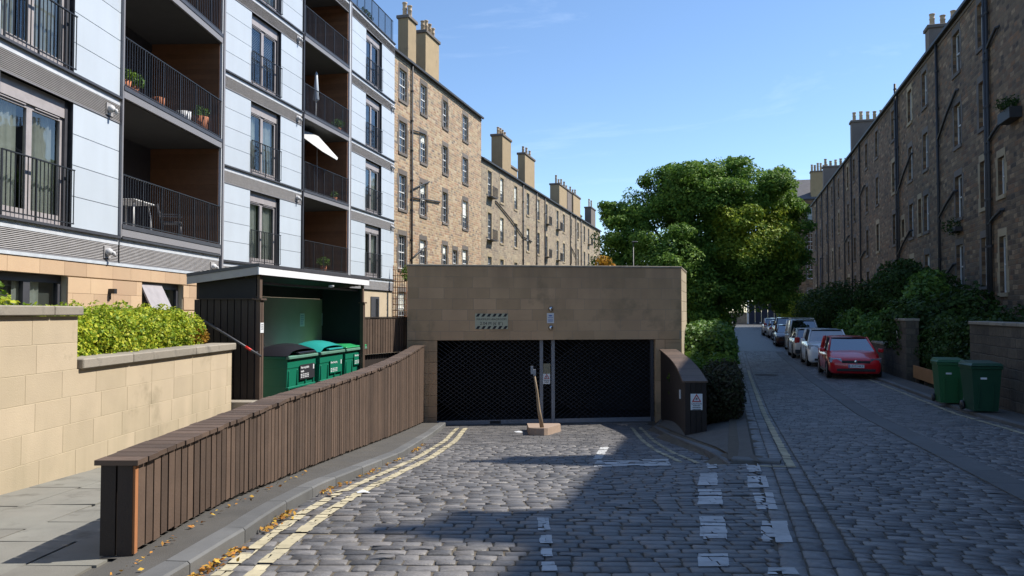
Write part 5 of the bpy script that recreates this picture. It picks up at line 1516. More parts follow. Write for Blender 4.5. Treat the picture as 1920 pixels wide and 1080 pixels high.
def pipe(M, root, s_, z0, z1, r=.055, y=-.1):
    m = MB(M); m.path([(s_, y, z0), (s_, y, z1)], r, 8)
    zz = z0 + 1
    while zz < z1: m.lathe([(r + .02, -.05), (r + .025, 0), (r + .02, .05)], (s_, y, zz), 8); zz += 1.9
    return m.build('downpipe', M_['lead'], root)
def branch(M, root, s_, z, ds, dz, r=.04):
    MB(M).path([(s_, -.1, z), (s_ + ds * .5, -.1, z + dz * .55), (s_ + ds, -.09, z + dz), (s_ + ds + (.12 if ds > 0 else -.12), .02, z + dz)], r, 6).build('waste_pipe', M_['lead'], root)
def tenement(root, M, s0, s1, z0, eave, wallmat, wins, depth=10, ridge=3.2, rooflap=.12):
    m = MB(M); wall_open(m, s0, s1, z0, eave, [(w_[0], w_[1], w_[2], w_[3]) for w_ in wins], .2); m.build('wall', M_[wallmat], root)
    m = MB(M); m.q((s0, 0, z0), (s0, depth, z0), (s0, depth, eave), (s0, 0, eave)); m.q((s1, 0, z0), (s1, depth, z0), (s1, depth, eave), (s1, 0, eave)); m.q((s0, depth, z0), (s1, depth, z0), (s1, depth, eave), (s0, depth, eave))
    m.q((s0, 0, eave), (s0, depth, eave), (s0, depth / 2, eave + ridge)); m.q((s1, 0, eave), (s1, depth, eave), (s1, depth / 2, eave + ridge)); m.build('gable', M_[wallmat], root)
    m = MB(M); m.q((s0 + .02, .22, z0), (s1 - .02, .22, z0), (s1 - .02, .22, eave), (s0 + .02, .22, eave)); m.build('inner_dark', M_['room'], root)
    m = MB(M); k = ridge / (depth / 2)
    m.hexa([(s0, -rooflap, eave - rooflap * k), (s1, -rooflap, eave - rooflap * k), (s1, depth / 2, eave + ridge), (s0, depth / 2, eave + ridge), (s0, -rooflap, eave - rooflap * k + .08), (s1, -rooflap, eave - rooflap * k + .08), (s1, depth / 2, eave + ridge + .08), (s0, depth / 2, eave + ridge + .08)])
    m.hexa([(s0, depth / 2, eave + ridge), (s1, depth / 2, eave + ridge), (s1, depth + .1, eave), (s0, depth + .1, eave), (s0, depth / 2, eave + ridge + .08), (s1, depth / 2, eave + ridge + .08), (s1, depth + .1, eave + .08), (s0, depth + .1, eave + .08)])
    m.build('roof', M_['slate'], root)
    m = MB(M); m.box(s0 - .02, s1 + .02, -rooflap - .12, -rooflap + .03, eave - .16, eave - .02); m.build('gutter', M_['lead'], root)
    m = MB(M); m.box(s0, s1, -.04, .02, eave - .30, eave - .17); m.build('wallhead_course', M_['dressed_dark'], root)

def sL_(px): return s_at(ML, px)
# left tenements: plane at lat -19.5, s runs along the street
W2 = 19.5
ML = frame(LA(-W2, 0), (D.x, D.y))
tt = thing('tall_tenement', 'tall warm rubble stone tenement beside the modern block', 'building', LA(-W2, 55, -.8))
s0, s1 = s_at(ML, 728), s_at(ML, 902); wl_ = []
for px, w in ((754, 1.15), (793, 1.05), (834, .95), (872, 1.15)):
    s_ = s_at(ML, px)
    for (zt, zb) in ((16.7, 14.75), (13.45, 11.5), (10.15, 8.0), (6.4, 4.3), (2.9, .9)):
        wl_.append(sash(ML, tt, s_, zb, w, zt - zb, 'dressed_dark', bars=(3, 2) if w > 1 else (2, 2), blind=random.random() < .3))
s_ = s_at(ML, 852)
wl_.append(sash(ML, tt, s_at(ML, 853), 4.3, .95, 1.9, 'dressed_dark'))
tenement(tt, ML, s0, s1, -1.0, 17.55, 'wall_warm', wl_)
pipe(ML, tt, s_at(ML, 769), -.5, 17.4, .07)
for z, dz, ds in ((13.2, .25, 2.2), (9.4, 1.0, 3.0), (8.9, .4, 5.0), (5.0, 1.0, 2.4)): branch(ML, tt, s_at(ML, 769), z, ds, dz, .05)
def chim_px(M, root, pxa, pxb, ytop, ybase_eave, d0, d1, n, mat, axis='d', **kw):
    a, b_ = s_at(M, pxa), s_at(M, pxb)
    z1 = z_at(M, (pxa + pxb) / 2, ytop)
    chimney(M, root, min(a, b_), max(a, b_), d0, d1, ybase_eave - .5, z1, n, mat, axis, **kw)
chim_px(ML, tt, 770, 785, 33, 17.5, .25, .95, 2, 'harl', ph=1.0, pr=.16)
chim_px(ML, tt, 803, 828, 66, 17.5, .25, .95, 4, 'harl', axis='s', ph=.9, pr=.15)
lt_ = thing('long_tenement', 'long pale rubble stone tenement terrace with many chimneys behind the garage', 'building', LA(-W2, 95, -.8))
wl_ = []
cols = (918, 941, 967, 990, 1009.5, 1024.5, 1045.5, 1057.5, 1071, 1084, 1096, 1104, 1115, 1122)
for i, px in enumerate(cols):
    for r_, (zb, zt) in enumerate(((11.35, 13.55), (7.75, 10.0), (4.1, 6.3), (.6, 2.7))):
        if r_ == 3 and i > 5: continue
        wl_.append(sash(ML, lt_, s_at(ML, px), zb, 1.1, zt - zb, 'dressed_pale', bars=(3, 2), blind=random.random() < .2, detail=i < 8))
        if (i in (0, 5, 6) and r_ < 2) or (i == 11 and r_ == 0):                  # iron window-box baskets
            s_ = s_at(ML, px); m = MB(ML); m.box(s_ - .75, s_ + .75, -.5, 0, zb - .12, zb - .05)
            for k in range(13): m.box(s_ - .74 + k * .12, s_ - .72 + k * .12, -.5, -.48, zb - .05, zb + .75)
            m.box(s_ - .75, s_ + .75, -.51, -.47, zb + .75, zb + .79); m.build('window_basket', M_['lead'], lt_)
tenement(lt_, ML, s1 + .03, s_at(ML, 1126), -1.0, 14.3, 'wall_pale', wl_, ridge=2.6)
for px in (979.5, 1005, 1021, 1069, 1079, 1089): pipe(ML, lt_, s_at(ML, px), 0, 14.2, .07)
branch(ML, lt_, s_at(ML, 979), 9.0, -9.0, 2.2, .06); branch(ML, lt_, s_at(ML, 979), 9.0, 3.5, -.2, .06); branch(ML, lt_, s_at(ML, 1079), 8.8, -3, 1.0, .06); branch(ML, lt_, s_at(ML, 979), 4.4, -4, 1.0, .06)
chim_px(ML, lt_, 904, 936, 276, 14.0, 2.2, 3.4, 6, 'harl_dark', axis='s', ph=.8, potmat='harl_dark')
chim_px(ML, lt_, 947, 963, 256, 14.0, .25, 1.3, 4, 'harl', axis='s', ph=.7)
chim_px(ML, lt_, 964, 981, 311, 14.0, .6, 1.6, 0, 'harl')
chim_px(ML, lt_, 989, 1007, 292, 14.0, .25, 1.0, 3, 'harl', axis='s', ph=.8)
chim_px(ML, lt_, 1010, 1052, 357, 14.0, 2.4, 3.3, 9, 'harl_dark', axis='s', ph=.8, potmat='harl_dark')
chim_px(ML, lt_, 1053, 1067, 348, 14.0, .25, 1.4, 3, 'harl', axis='s', ph=1.0)
chim_px(ML, lt_, 1068, 1076, 357, 14.0, .25, 1.4, 2, 'harl_dark', axis='s', ph=1.0)
chim_px(ML, lt_, 1079, 1092, 366, 14.0, .25, 1.4, 3, 'harl', axis='s', ph=1.0)
chim_px(ML, lt_, 1094, 1110, 398, 14.0, 1.5, 2.4, 5, 'harl_dark', axis='s', ph=1.0, potmat='harl_dark')
chim_px(ML, lt_, 1112, 1120, 390, 14.0, .25, 1.2, 2, 'harl_dark', axis='s', ph=1.2)

# right tenement: plane at lat 10.2, s runs towards the camera (s = -along)
W1 = 10.2
MRt = frame(LA(W1, 0), (-D.x, -D.y))
rt = thing('shaded_tenement', 'long shaded rubble stone tenement with many downpipes along the street', 'building', LA(W1, 60, -.8))
EV = 15.35
wl_ = []
colsR = [(-1.5, 1.0), (3.0, 1.0), (7.5, 1.0), (12, 1.0), (16.5, 1.0), (21, 1.0), (26.5, 1.05), (30.3, 1.05), (36.4, 1.1), (40.2, 1.1), (46.4, 1.05), (50.05, 1.0), (54.9, 1.05), (60.8, 1.05), (65.2, 1.0), (71.5, 1.0), (75.2, 1.0), (81.4, 1.05), (86.5, 1.0), (91.5, 1.0), (97.5, 1.0), (103.0, 1.0)]
for i, (al, w) in enumerate(colsR):
    for (zb, zt) in ((12.75, 14.65), (9.35, 11.3), (6.0, 7.95), (2.75, 4.75), (-.1, 1.7)):
        wl_.append(sash(MRt, rt, -al, zb, w, zt - zb, 'dressed_dark' if (i * 3 + int(zb)) % 5 else 'dressed_pale', bars=(2, 1), dep=.2, blind=random.random() < .2, detail=al < 70))
for al, zb, zt in ((34.3, 6.2, 7.7), (34.3, 2.4, 4.6), (47.9, 6.0, 7.95), (52.3, 6.2, 7.3)):
    wl_.append(sash(MRt, rt, -al, zb, .75, zt - zb, 'dressed_pale', bars=(2, 1), dep=.2))
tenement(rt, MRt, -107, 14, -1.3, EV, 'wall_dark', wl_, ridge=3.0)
for al, r_ in ((35.7, .085), (35.4, .06), (43.4, .07), (53.6, .075), (53.0, .05), (68, .07), (72.5, .06), (77, .06), (84, .06), (89.5, .06), (95, .06), (100.5, .06), (28.6, .07), (19, .07), (10, .07)): pipe(MRt, rt, -al, -.5, EV - .1 if al != 53.6 else EV + .7, r_)
for al, z, dz, ds in ((35.7, 12.2, .6, 1.4), (35.7, 8.5, .5, 1.7), (43.4, 10.3, 1.6, 3.4), (43.4, 6.4, .9, 2.8), (53.6, 9.0, 1.8, 4.2), (53.6, 5.2, 1.2, 3.6), (68, 11.0, .5, 2.2), (35.7, 5.2, .4, 1.6), (43.4, 3.0, .9, 2.5), (68, 6.0, .4, 2.0), (77, 8.0, .4, 2.5)): branch(MRt, rt, -al, z, ds, dz, .06)
for al, d0, d1, zt, n in ((51.0, 1.2, 4.6, 18.6, 6), (75.0, .3, 4.2, 18.7, 7), (97, .3, 3.6, 18.6, 6), (13.3, .8, 4.2, 17.8, 6), (18.8, .8, 4.2, 18.6, 6), (-6, 1.0, 4.6, 18.6, 7)):
    chimney(MRt, rt, -al - .45, -al + .45, d0, d1, EV - .6, zt, n, 'harl_dark', 'd', ph=.8, pr=.16)
# window boxes on the shaded wall
m = MB(MRt); m.box(-33.2, -31.9, -.42, -.02, 8.7, 9.1); wb = m.build('window_box', M_['lead'], rt)
P, N = blob_points([(tuple(MRt @ Vector((-32.5, -.22, 9.3))), (.5, .5, .3))], 220); scatter(0, P, N, .1, .8, .5, 'foliage', M_['shrub'], wb)
m = MB(MRt); m.box(-40.8, -39.6, -.32, -.02, 5.35, 5.55); wb = m.build('window_box', M_['lead'], rt)
P, N = blob_points([(tuple(MRt @ Vector((-40.2, -.22, 5.6))), (.55, .4, .4))], 220); scatter(0, P, N, .1, .8, .5, 'foliage', M_['shrub'], wb)
m = MB(MRt)
for k in range(8): m.box(-58, -46, -.3 - k * .0, -.29, .4 + k * .0, .42)
# end tenement closing the street
ME = frame(LA(-16, 124), (RT.x, RT.y))
en = thing('end_tenement', 'distant shaded stone tenement closing the end of the street', 'building', LA(5, 124, 0))
wl_ = []
for i in range(4, 9):
    for (zb, zt) in ((15.0, 17.3), (10.9, 13.4), (6.6, 9.3), (2.2, 5.0)):
        wl_.append(sash(ME, en, 2.2 + i * 3.6 + (0.35 if i > 4 else 0), zb, 1.3, zt - zb, 'dressed_dark', bars=(3, 2), detail=True))
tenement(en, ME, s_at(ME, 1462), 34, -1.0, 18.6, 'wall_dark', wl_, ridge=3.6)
sc = s_at(ME, 1541); chimney(ME, en, sc - 1.3, sc + 1.2, .3, 1.5, 18.0, 22.8, 6, 'harl', 's', ph=1.2, pr=.17)
sc = s_at(ME, 1466); chimney(ME, en, sc - .7, sc + .7, 4.4, 5.6, 20.5, 23.2, 3, 'harl_dark', 's', ph=1.2, pr=.17)

# ------------------------------------------------------------------ trees, hedges and shrubs
def tree(name, label, base, lobes, per, size, mat, trunk_r, limbs=9, group=None, extra=None):
    t = thing(name, label, 'tree', base, 0, group)
    P, N = blob_points(lobes, per, .75, thin=1.0 if size < .2 and limbs > 5 else 0); N[:, 2] += .45
    if extra is not None:
        sel = extra(P)
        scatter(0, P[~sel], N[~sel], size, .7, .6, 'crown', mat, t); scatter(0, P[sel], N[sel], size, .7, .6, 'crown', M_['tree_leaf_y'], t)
    else: scatter(0, P, N, size, .7, .6, 'crown', mat, t)
    b = Vector(base); m = MB()
    top = Vector((sum(l[0][0] for l in lobes) / len(lobes), sum(l[0][1] for l in lobes) / len(lobes), max(l[0][2] for l in lobes)))
    fork = b.lerp(top, .32); fork.x = b.x * .8 + top.x * .2; fork.y = b.y
    m.path([b, b.lerp(fork, .5) + Vector((.05, 0, 0)), fork], [trunk_r, trunk_r * .8, trunk_r * .7], 12)
    for l in lobes[:limbs]:
        c = Vector(l[0]); mid = fork.lerp(c, .5) + Vector((random.uniform(-.3, .3), random.uniform(-.3, .3), .3))
        m.path([fork - Vector((0, 0, .2)), mid, c], [trunk_r * .45, trunk_r * .28, trunk_r * .08], 7)
        for k in range(4):
            e = c + Vector([random.uniform(-.8, .8) * l[1][i] for i in range(3)]); m.path([c.lerp(mid, .4), c.lerp(e, .6), e], [trunk_r * .12, trunk_r * .07, trunk_r * .02], 5)
    m.build('trunk', M_['bark'], t)
    return t
YT = 46.0
L = []
for px, py, r_, dy in ((1290, 372, 72, 0), (1250, 350, 45, 1), (1330, 335, 42, .5), (1412, 375, 66, 0), (1455, 350, 40, 1.2), (1205, 405, 55, .5), (1165, 452, 48, 0), (1150, 400, 26, .8), (1135, 500, 30, 0), (1185, 520, 52, -.6), (1470, 440, 42, 0), (1330, 440, 80, .5), (1250, 492, 72, -2.4), (1300, 545, 55, -2.6), (1235, 550, 50, -2.0), (1425, 470, 76, -1.6), (1380, 420, 55, -1.4), (1485, 505, 34, -.5), (1400, 535, 58, -1.2), (1455, 545, 42, -.6), (1340, 520, 60, 0), (1330, 385, 55, -1.0), (1300, 588, 42, -2.4), (1345, 572, 46, -1.6), (1265, 585, 40, -2.2), (1440, 500, 60, 1.5), (1480, 400, 36, .6), (1390, 330, 36, .6)):
    c = PT(px, py, YT + dy); r = r_ * (YT + dy) / FPX
    L.append((tuple(c), (r * 1.05, r * 1.05, r * .92)))
for c_, r_ in list(L):                                  # smaller sprays break up the outline
    for k in range(5):
        d_ = Vector((random.gauss(0, 1), random.gauss(-.3, 1), random.gauss(.3, .8))).normalized(); q_ = r_[0] * random.uniform(.28, .45)
        L.append((tuple(Vector(c_) + Vector((d_.x * r_[0], d_.y * r_[1], d_.z * r_[2])) * .92), (q_ * 1.2, q_ * 1.2, q_ * .75)))
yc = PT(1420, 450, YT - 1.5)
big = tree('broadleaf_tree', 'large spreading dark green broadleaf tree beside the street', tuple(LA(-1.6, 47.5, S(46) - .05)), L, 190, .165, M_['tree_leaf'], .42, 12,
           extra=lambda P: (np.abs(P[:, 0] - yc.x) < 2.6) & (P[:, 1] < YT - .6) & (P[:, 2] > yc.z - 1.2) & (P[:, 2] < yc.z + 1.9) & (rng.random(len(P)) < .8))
c = PT(1132, 492, 40); tree('autumn_sapling', 'small orange leaved sapling showing above the garage roof', (c.x, c.y, -.7), [(tuple(c), (.45, .45, .4)), (tuple(c + Vector((.4, 0, -.35))), (.4, .4, .35))], 70, .18, M_['orange_leaf'], .05, 2)
# street-side hedges right of the garage
hedge('laurel_hedge', 'glossy laurel hedge half in sunlight beside the garage', [(tuple(LA(la, al, .35 + random.uniform(-.05, .08))), (.62, .62, .92)) for al in np.arange(23.6, 33, .85) for la in (-1.1, -.45)], 330, .13, M_['laurel'])
hedge('low_green_shrub', 'low soft green shrub between the clad wall and the laurel hedge', [(tuple(LA(la, al, -.05 + random.uniform(-.05, .05))), (.45, .5, .55)) for al in np.arange(19.6, 23.4, .6) for la in (-1.0, -.35)], 420, .10, M_['lime'])
hedge('dark_heather', 'dark twiggy heather bush behind the clad ramp wall', [(tuple(LA(la, al, -.1 + random.uniform(-.05, .05))), (.34, .45, .60)) for al in np.arange(16.6, 19.6, .55) for la in (-.40, -.08)], 600, .075, leaf_mat('heather_leaf', [(.035, .05, .02), (.06, .06, .03), (.05, .035, .025)], .15, .6))
hedge('roadside_shrub', 'yellowish shrub under the big tree by the street', [(tuple(LA(-.6, al, .5)), (.7, .8, 1.3)) for al in (52, 54, 56, 58)], 90, .2, M_['tree_leaf_y'])
# gardens on the right
gs = [('dark_shrub', 'dark evergreen shrub behind the near garden wall', [(7.3, 19.5, 1.2, .85), (8.2, 21, 1.2, 1.0), (7.0, 22.2, 1.0, .9), (8.6, 18, 1.1, .9)], M_['shrub']),
      ('garden_hedge', 'tall dark hedge in the gap between the garden walls', [(6.75, al, .35, .75) for al in np.arange(22.6, 29.6, .7)] + [(6.75, al, 1.0, .55) for al in np.arange(22.6, 29.6, .7)], M_['shrub']),
      ('bright_shrub', 'brighter green shrub rising above the red car', [(7.2, 33.5, 2.0, .8), (7.6, 34.6, 2.6, .75), (7.0, 35.2, 1.3, .9)], M_['laurel']),
      ('bushy_shrub', 'bushy dark shrub behind the red car', [(6.6, 30.5, .9, 1.1), (6.8, 32.5, 1.1, 1.2), (8, 31, 1.4, 1.2)], M_['shrub']),
      ('ragged_tree', 'ragged dark garden tree against the shaded tenement', [(7.6, 38.5, 2.6, 1.3), (8.0, 41, 2.9, 1.3), (7.4, 43.5, 2.3, 1.2), (8.4, 37, 2.3, 1.1)], M_['shrub']),
      ('leafy_shrub', 'leafy garden shrub behind the white cars', [(6.6, 40, .7, 1.0), (6.7, 44, .9, 1.1), (6.8, 48, .8, 1.1), (6.6, 36.8, .7, 1.0)], M_['laurel']),
      ('overhanging_shrub', 'spreading shrub overhanging the farther parked cars', [(6.2, 53, 1.5, 1.3), (6.3, 57, 1.7, 1.5), (6.2, 61, 1.6, 1.5), (6.4, 65.5, 1.7, 1.6), (7.2, 55, 2.4, 1.4), (7.0, 63, 2.3, 1.5)], M_['shrub']),
      ('distant_shrub', 'pale leafy shrub at the far end of the parked cars', [(6.3, 76, 2.2, 1.3), (6.0, 80, 1.9, 1.6), (6.5, 85, 1.8, 1.8)], M_['tree_leaf_y'])]
for nm, lbl, ls, mt in gs:
    lobes = [(tuple(LA(la, al, z)), (r * 1.05, r * 1.05, r)) for la, al, z, r in ls]
    lobes += [(tuple(LA(la, al, max(z - 1.2, S(al) + r * .7))), (r * .8, r * .8, r)) for la, al, z, r in ls if z > 1.2]
    hedge(nm, lbl, lobes, 150 if ls[0][1] < 45 else 80, .13 if ls[0][1] < 30 else .18, mt)
# garden walls
def gwall(label, al0, al1, la=5.75, h=2.0, th=.4, name='garden_wall', stone='garden_wall'):
    t = thing(name, label, 'wall', LA(la, (al0 + al1) / 2, S(al0)))
    Mx = frame(LA(la, 0), (-D.x, -D.y))
    m = MB(Mx); zt = 1.34 if h > 1.5 else S((al0 + al1) / 2 * .963) + h
    n = max(1, int((al1 - al0) / 1.5))
    m.box(-al1, -al0, 0, th, -1.2, zt, .5); m.build('wall', M_[stone], t)
    s_ = -al1
    while s_ < -al0 - .01:
        e = min(s_ + random.uniform(.7, 1.0), -al0); MB(Mx).cbox(s_ + .003, e - .003, -.04, th + .04, zt + .001, zt + .085, .015).build('coping_stone', M_['coping'], t); s_ = e
gwall('weathered stone garden wall behind the two wheelie bins', 4, 21.9)
gwall('short weathered stone wall end with a small white number plate', 29.3, 31.0)
gwall('low stone garden wall behind the parked cars', 31.1, 88, la=5.8, h=1.0)
t = thing('number_plate', 'small white plate on the short wall end', 'sign', LA(5.74, 30.8, .9)); Mx = frame(LA(5.75, 0), (-D.x, -D.y)); MB(Mx).box(-30.85, -30.65, -.012, -.002, .70, .98).build('plate', M_['sign_white'], t)
t = thing('timber_trough', 'orange brown timber board trough under the garden hedge', 'planter', LA(5.9, 27, S(25)))
for k in range(3): MB(Mx).cbox(-28.9 + k * 1.28, -27.63 + k * 1.28, .12, .16, S(24) + .14, S(24) + .55, .006).build('board', simple('orange_board', (.33, .16, .06), .7, nscale=3, namt=.2) if k == 0 else bpy.data.materials['orange_board'], t)
for k in range(4): MB(Mx).box(-28.8 + k * 1.2, -28.7 + k * 1.2, .17, .25, S(24) - .1, S(24) + .5).build('stake', M_['plank'], t)

# ------------------------------------------------------------------ wheelie bins
def wheelie(label, p, rz, col):
    t = thing('wheelie_bin', label, 'bin', p, rz, 'green wheelie bins by the garden wall')
    m = MB(); w, dp, h = .58, .62, .98
    b4 = [(-.23, .06, .03), (.23, .06, .03), (.24, .56, .03), (-.24, .56, .03)]; t4 = [(-w / 2, 0, h), (w / 2, 0, h), (w / 2, dp + .06, h), (-w / 2, dp + .06, h)]
    m.hexa(b4 + t4, .5); m.build('body', col, t, True)
    m = MB(); m.cbox(-w / 2 - .02, w / 2 + .02, -.03, dp + .07, h - .07, h + .0, .012); m.build('rim', col, t, True)
    m = MB(); m.hexa([(-w / 2 - .03, -.05, h + .005), (w / 2 + .03, -.05, h + .005), (w / 2 + .03, dp + .06, h + .005), (-w / 2 - .03, dp + .06, h + .005), (-w / 2 + .02, -.0, h + .06), (w / 2 - .02, -.0, h + .06), (w / 2 - .02, dp, h + .09), (-w / 2 + .02, dp, h + .09)]); m.build('lid', col, t, True)
    MB().path([(-.22, dp + .10, h - .02), (-.22, dp + .15, h), (.22, dp + .15, h), (.22, dp + .10, h - .02)], .018, 6).build('handle', col, t, True)
    for x in (-.30, .25): MB().lathe([(0, 0), (.10, 0), (.10, .05), (0, .05)], (x, dp - .02, .10), 14, 'x').build('wheel', M_['black'], t, True)
    MB().box(-.12, .0, -.0, .012, .70, .74).build('sticker', M_['sign_white'], t, True)
    for x in (-.15, .13): MB().hexa([(x - .012, .03, .1), (x + .012, .03, .1), (x + .012, .08, .1), (x - .012, .08, .1), (x - .012, -.005, .6), (x + .012, -.005, .6), (x + .012, .05, .6), (x - .012, .05, .6)]).build('rib', col, t, True)
WB = plastic('wheelie_green', (.012, .06, .03), .45)
x, y = GP(1852, 781); wheelie('dark green wheelie bin against the garden wall with a white sticker', (x, y, S(y) + .07), -.18, WB)
x, y = GP(1790, 765); wheelie('brighter green wheelie bin beside the timber trough', (x, y + .1, S(y) + .07), -.30, plastic('wheelie_green_b', (.015, .10, .03), .45))

# ------------------------------------------------------------------ vehicles
def paintm(name, c, metal=.0): return simple(name, c, .28, metal, var=0, nscale=1, namt=.03, coat=.6)
CARGLASS = glass_mat('car_glass', (.015, .02, .025), .03, 2.3); TYRE = simple('tyre', (.02, .02, .02), .8); RIM = simple('alloy', (.35, .35, .37), .35, .7)
REDL = simple('tail_light', (.4, .01, .01), .25); LAMP = simple('head_light', (.25, .26, .28), .12, .3); YPL = simple('yellow_plate', (.75, .5, .03), .5)
def vehicle(name, label, cat, al, la, L, Wd, H, col, style, facing_cam, dark_plate=False, plate='', group='vehicles parked along the right of the street', roofrack=False, rot=None):
    """local x across, local y from front (0) to rear (L); front faces -y"""
    base = LA(la, al, 0); base.z = S(base.y)
    rz = math.atan2(D.y, D.x) - math.pi / 2
    if not facing_cam: rz += math.pi; base = LA(la, al + L, 0); base.z = S(base.y) * .5 + S(LA(la, al).y) * .5
    if rot is not None: rz = rot
    t = thing(name, label, cat, base, rz, group)
    hw = Wd / 2
    st = {'hatch': dict(hood=.66, nose=.50, belt=.62, ws=.24, wt=.42, rt=.86, rb=.985, deck=.70), 'suv': dict(hood=.66, nose=.58, belt=.655, ws=.25, wt=.38, rt=.88, rb=.98, deck=.70), 'van': dict(hood=.60, nose=.46, belt=.56, ws=.14, wt=.30, rt=.98, rb=.995, deck=.6), 'pickup': dict(hood=.6, nose=.5, belt=.58, ws=.25, wt=.36, rt=.56, rb=.62, deck=.56)}[style]
    zc = .19
    sec = [(0.0, zc + .10, H * st['nose'] * .82, hw * .80), (.015, zc + .02, H * st['nose'] * .95, hw * .90), (.06, zc, H * st['nose'] * 1.04, hw * .96), (.14, zc, H * (st['nose'] + st['hood']) / 2 * 1.03, hw * .99), (st['ws'], zc, H * st['hood'], hw), (.5, zc, H * st['belt'], hw), (.8, zc, H * st['belt'] * 1.02, hw), (.93, zc + .02, H * st['deck'] * .97, hw * .97), (.985, zc + .06, H * st['deck'] * .93, hw * .92), (1.0, zc + .12, H * st['deck'] * .80, hw * .84)]
    v = []; K = 13
    for (u, zb, zt, w_) in sec:
        half = [(w_ * .90, zb), (w_ * .985, zb + .10), (w_, zb + (zt - zb) * .45), (w_ * .985, zb + (zt - zb) * .72), (w_ * .93, zt - .035), (w_ * .80, zt), (0, zt + .02)]
        ring = half + [(-x_, z_) for x_, z_ in half[:-1]][::-1]
        v += [(x_, u * L, z_) for x_, z_ in ring]
    fs = [(i * K + k, (i + 1) * K + k, (i + 1) * K + (k + 1) % K, i * K + (k + 1) % K) for i in range(len(sec) - 1) for k in range(K)]
    fs.append(tuple(range(K))); fs.append(tuple((len(sec) - 1) * K + k for k in range(K))[::-1])
    m = MB(); m.mesh(v, fs, .5); m.build('body', col, t, True)
    zb = H * st['belt'] - .02; w0, w1 = hw * .88, hw * .70; wq = hw * .80
    y = lambda k: st[k] * L
    A = [(-w0, y('ws') - .05, H * st['hood'] - .02), (w0, y('ws') - .05, H * st['hood'] - .02), (wq, y('rb') - .06, zb), (-wq, y('rb') - .06, zb)]; T = [(-w1, y('wt'), H - .05), (w1, y('wt'), H - .05), (w1, y('rt'), H - .06), (-w1, y('rt'), H - .06)]
    m = MB(); m.hexa(A + T, .5); m.build('windows', CARGLASS, t, True)
    m = MB(); n = 6; v = []                              # curved roof skin
    for i in range(n + 1):
        yy = T[0][1] - .06 + (T[2][1] - T[0][1] + .12) * i / n; cz = H - .055 + .05 * math.sin(math.pi * (i + .4) / (n + .8))
        for x_, dz in ((-w1 - .03, -.035), (-w1 * .85, 0), (0, .02), (w1 * .85, 0), (w1 + .03, -.035)): v.append((x_, yy, cz + dz))
    m.mesh(v, [(i * 5 + k, i * 5 + k + 1, (i + 1) * 5 + k + 1, (i + 1) * 5 + k) for i in range(n) for k in range(4)], .5); m.build('roof', col, t, True)
    for s_ in (-1, 1):
        P = lambda a, b_, k: Vector(a).lerp(Vector(b_), k)
        i0, i1 = (0, 0) if s_ < 0 else (1, 1)
        m = MB(); m.path([Vector(A[i0]) + Vector((0, 0, -.02)), T[i0]], .042, 6); m.build('pillar', col, t, True)
        j = 3 if s_ < 0 else 2
        m = MB(); m.path([Vector(A[j]) + Vector((0, -.06, -.02)), Vector(T[j]) + Vector((0, -.03, 0))], .075 if style != 'van' else .12, 6); m.build('pillar', col, t, True)
        for k in (.45,) if style in ('hatch', 'pickup') else (.38, .70):
            b_ = P(A[i0], A[j], k); b_.z = zb; e = P(T[i0], T[j], k * .9); m = MB(); m.path([b_, e], .04, 6); m.build('pillar', col if style == 'van' else M_['black'], t, True)
        if style == 'van':
            m = MB(); q0, q1, q2, q3 = P(A[i0], A[j], .40), Vector(A[j]), Vector(T[j]), P(T[i0], T[j], .36); off_ = Vector((s_ * .02, 0, 0)); m.q(*[tuple(p_ + off_) for p_ in (q0, q1, q2, q3)]); m.build('side_panel', col, t, True)
        m = MB(); m.cbox(s_ * (hw + .10) - .09, s_ * (hw + .10) + .09, y('ws') + .05, y('ws') + .17, H * st['belt'] + .0, H * st['belt'] + .14, .03); m.build('mirror', col if not dark_plate else M_['black'], t, True)
        for yy in (.185 * L, .80 * L):
            wr = .315 if style == 'hatch' else .35
            MB().lathe([(wr + .05, -.012), (wr + .05, .012), (wr - .05, .012)], (s_ * (hw - .006), yy, wr), 20, 'x').build('wheel_arch', M_['black'], t, True)
            w_ = MB(); w_.lathe([(.0, -.10), (wr - .03, -.10), (wr, -.07), (wr, .07), (wr - .03, .10), (wr * .66, .102), (wr * .62, .08), (0, .08)] if s_ > 0 else [(0, -.08), (wr * .62, -.08), (wr * .66, -.102), (wr - .03, -.10), (wr, -.07), (wr, .07), (wr - .03, .10), (0, .10)], (s_ * (hw - .09), yy, wr), 20, 'x'); tyre = w_.build('wheel', TYRE, t, True)
            r_ = MB()
            for q_ in range(5):
                an = q_ * 2 * math.pi / 5; ca, sa = math.cos(an), math.sin(an); xx = s_ * (hw + .004)
                r_.q(*[(xx, yy + ca * a_ - sa * b_, wr + sa * a_ + ca * b_) for a_, b_ in ((.03, -.05), (wr * .62, -.045), (wr * .62, .045), (.03, .05))])
            r_.build('rim', RIM, tyre, True)
        for yk in (.27, .50, .70): MB().box(s_ * hw * .992 - .006, s_ * hw * .992 + .006, yk * L, yk * L + .012, .32, H * st['belt'] * .90).build('door_seam', M_['black'], t, True)
        MB().cbox(s_ * hw * .97 - .03, s_ * hw * .97 + .03, .30 * L, .68 * L, .19, .27, .01).build('sill', M_['black'], t, True)
        lz = H * st['nose']
        m = MB(); m.hexa([(s_ * hw * .93 - .01, .10, lz * .80), (s_ * hw * .50, -.005, lz * .80), (s_ * hw * .50, .05, lz * .80), (s_ * hw * .95, .30, lz * .82), (s_ * hw * .95, .14, lz * .99), (s_ * hw * .54, .03, lz * .97), (s_ * hw * .54, .10, lz * .99), (s_ * hw * .975, .36, lz * 1.03)]); m.build('headlight', LAMP, t, True)
        rz0 = H * .52
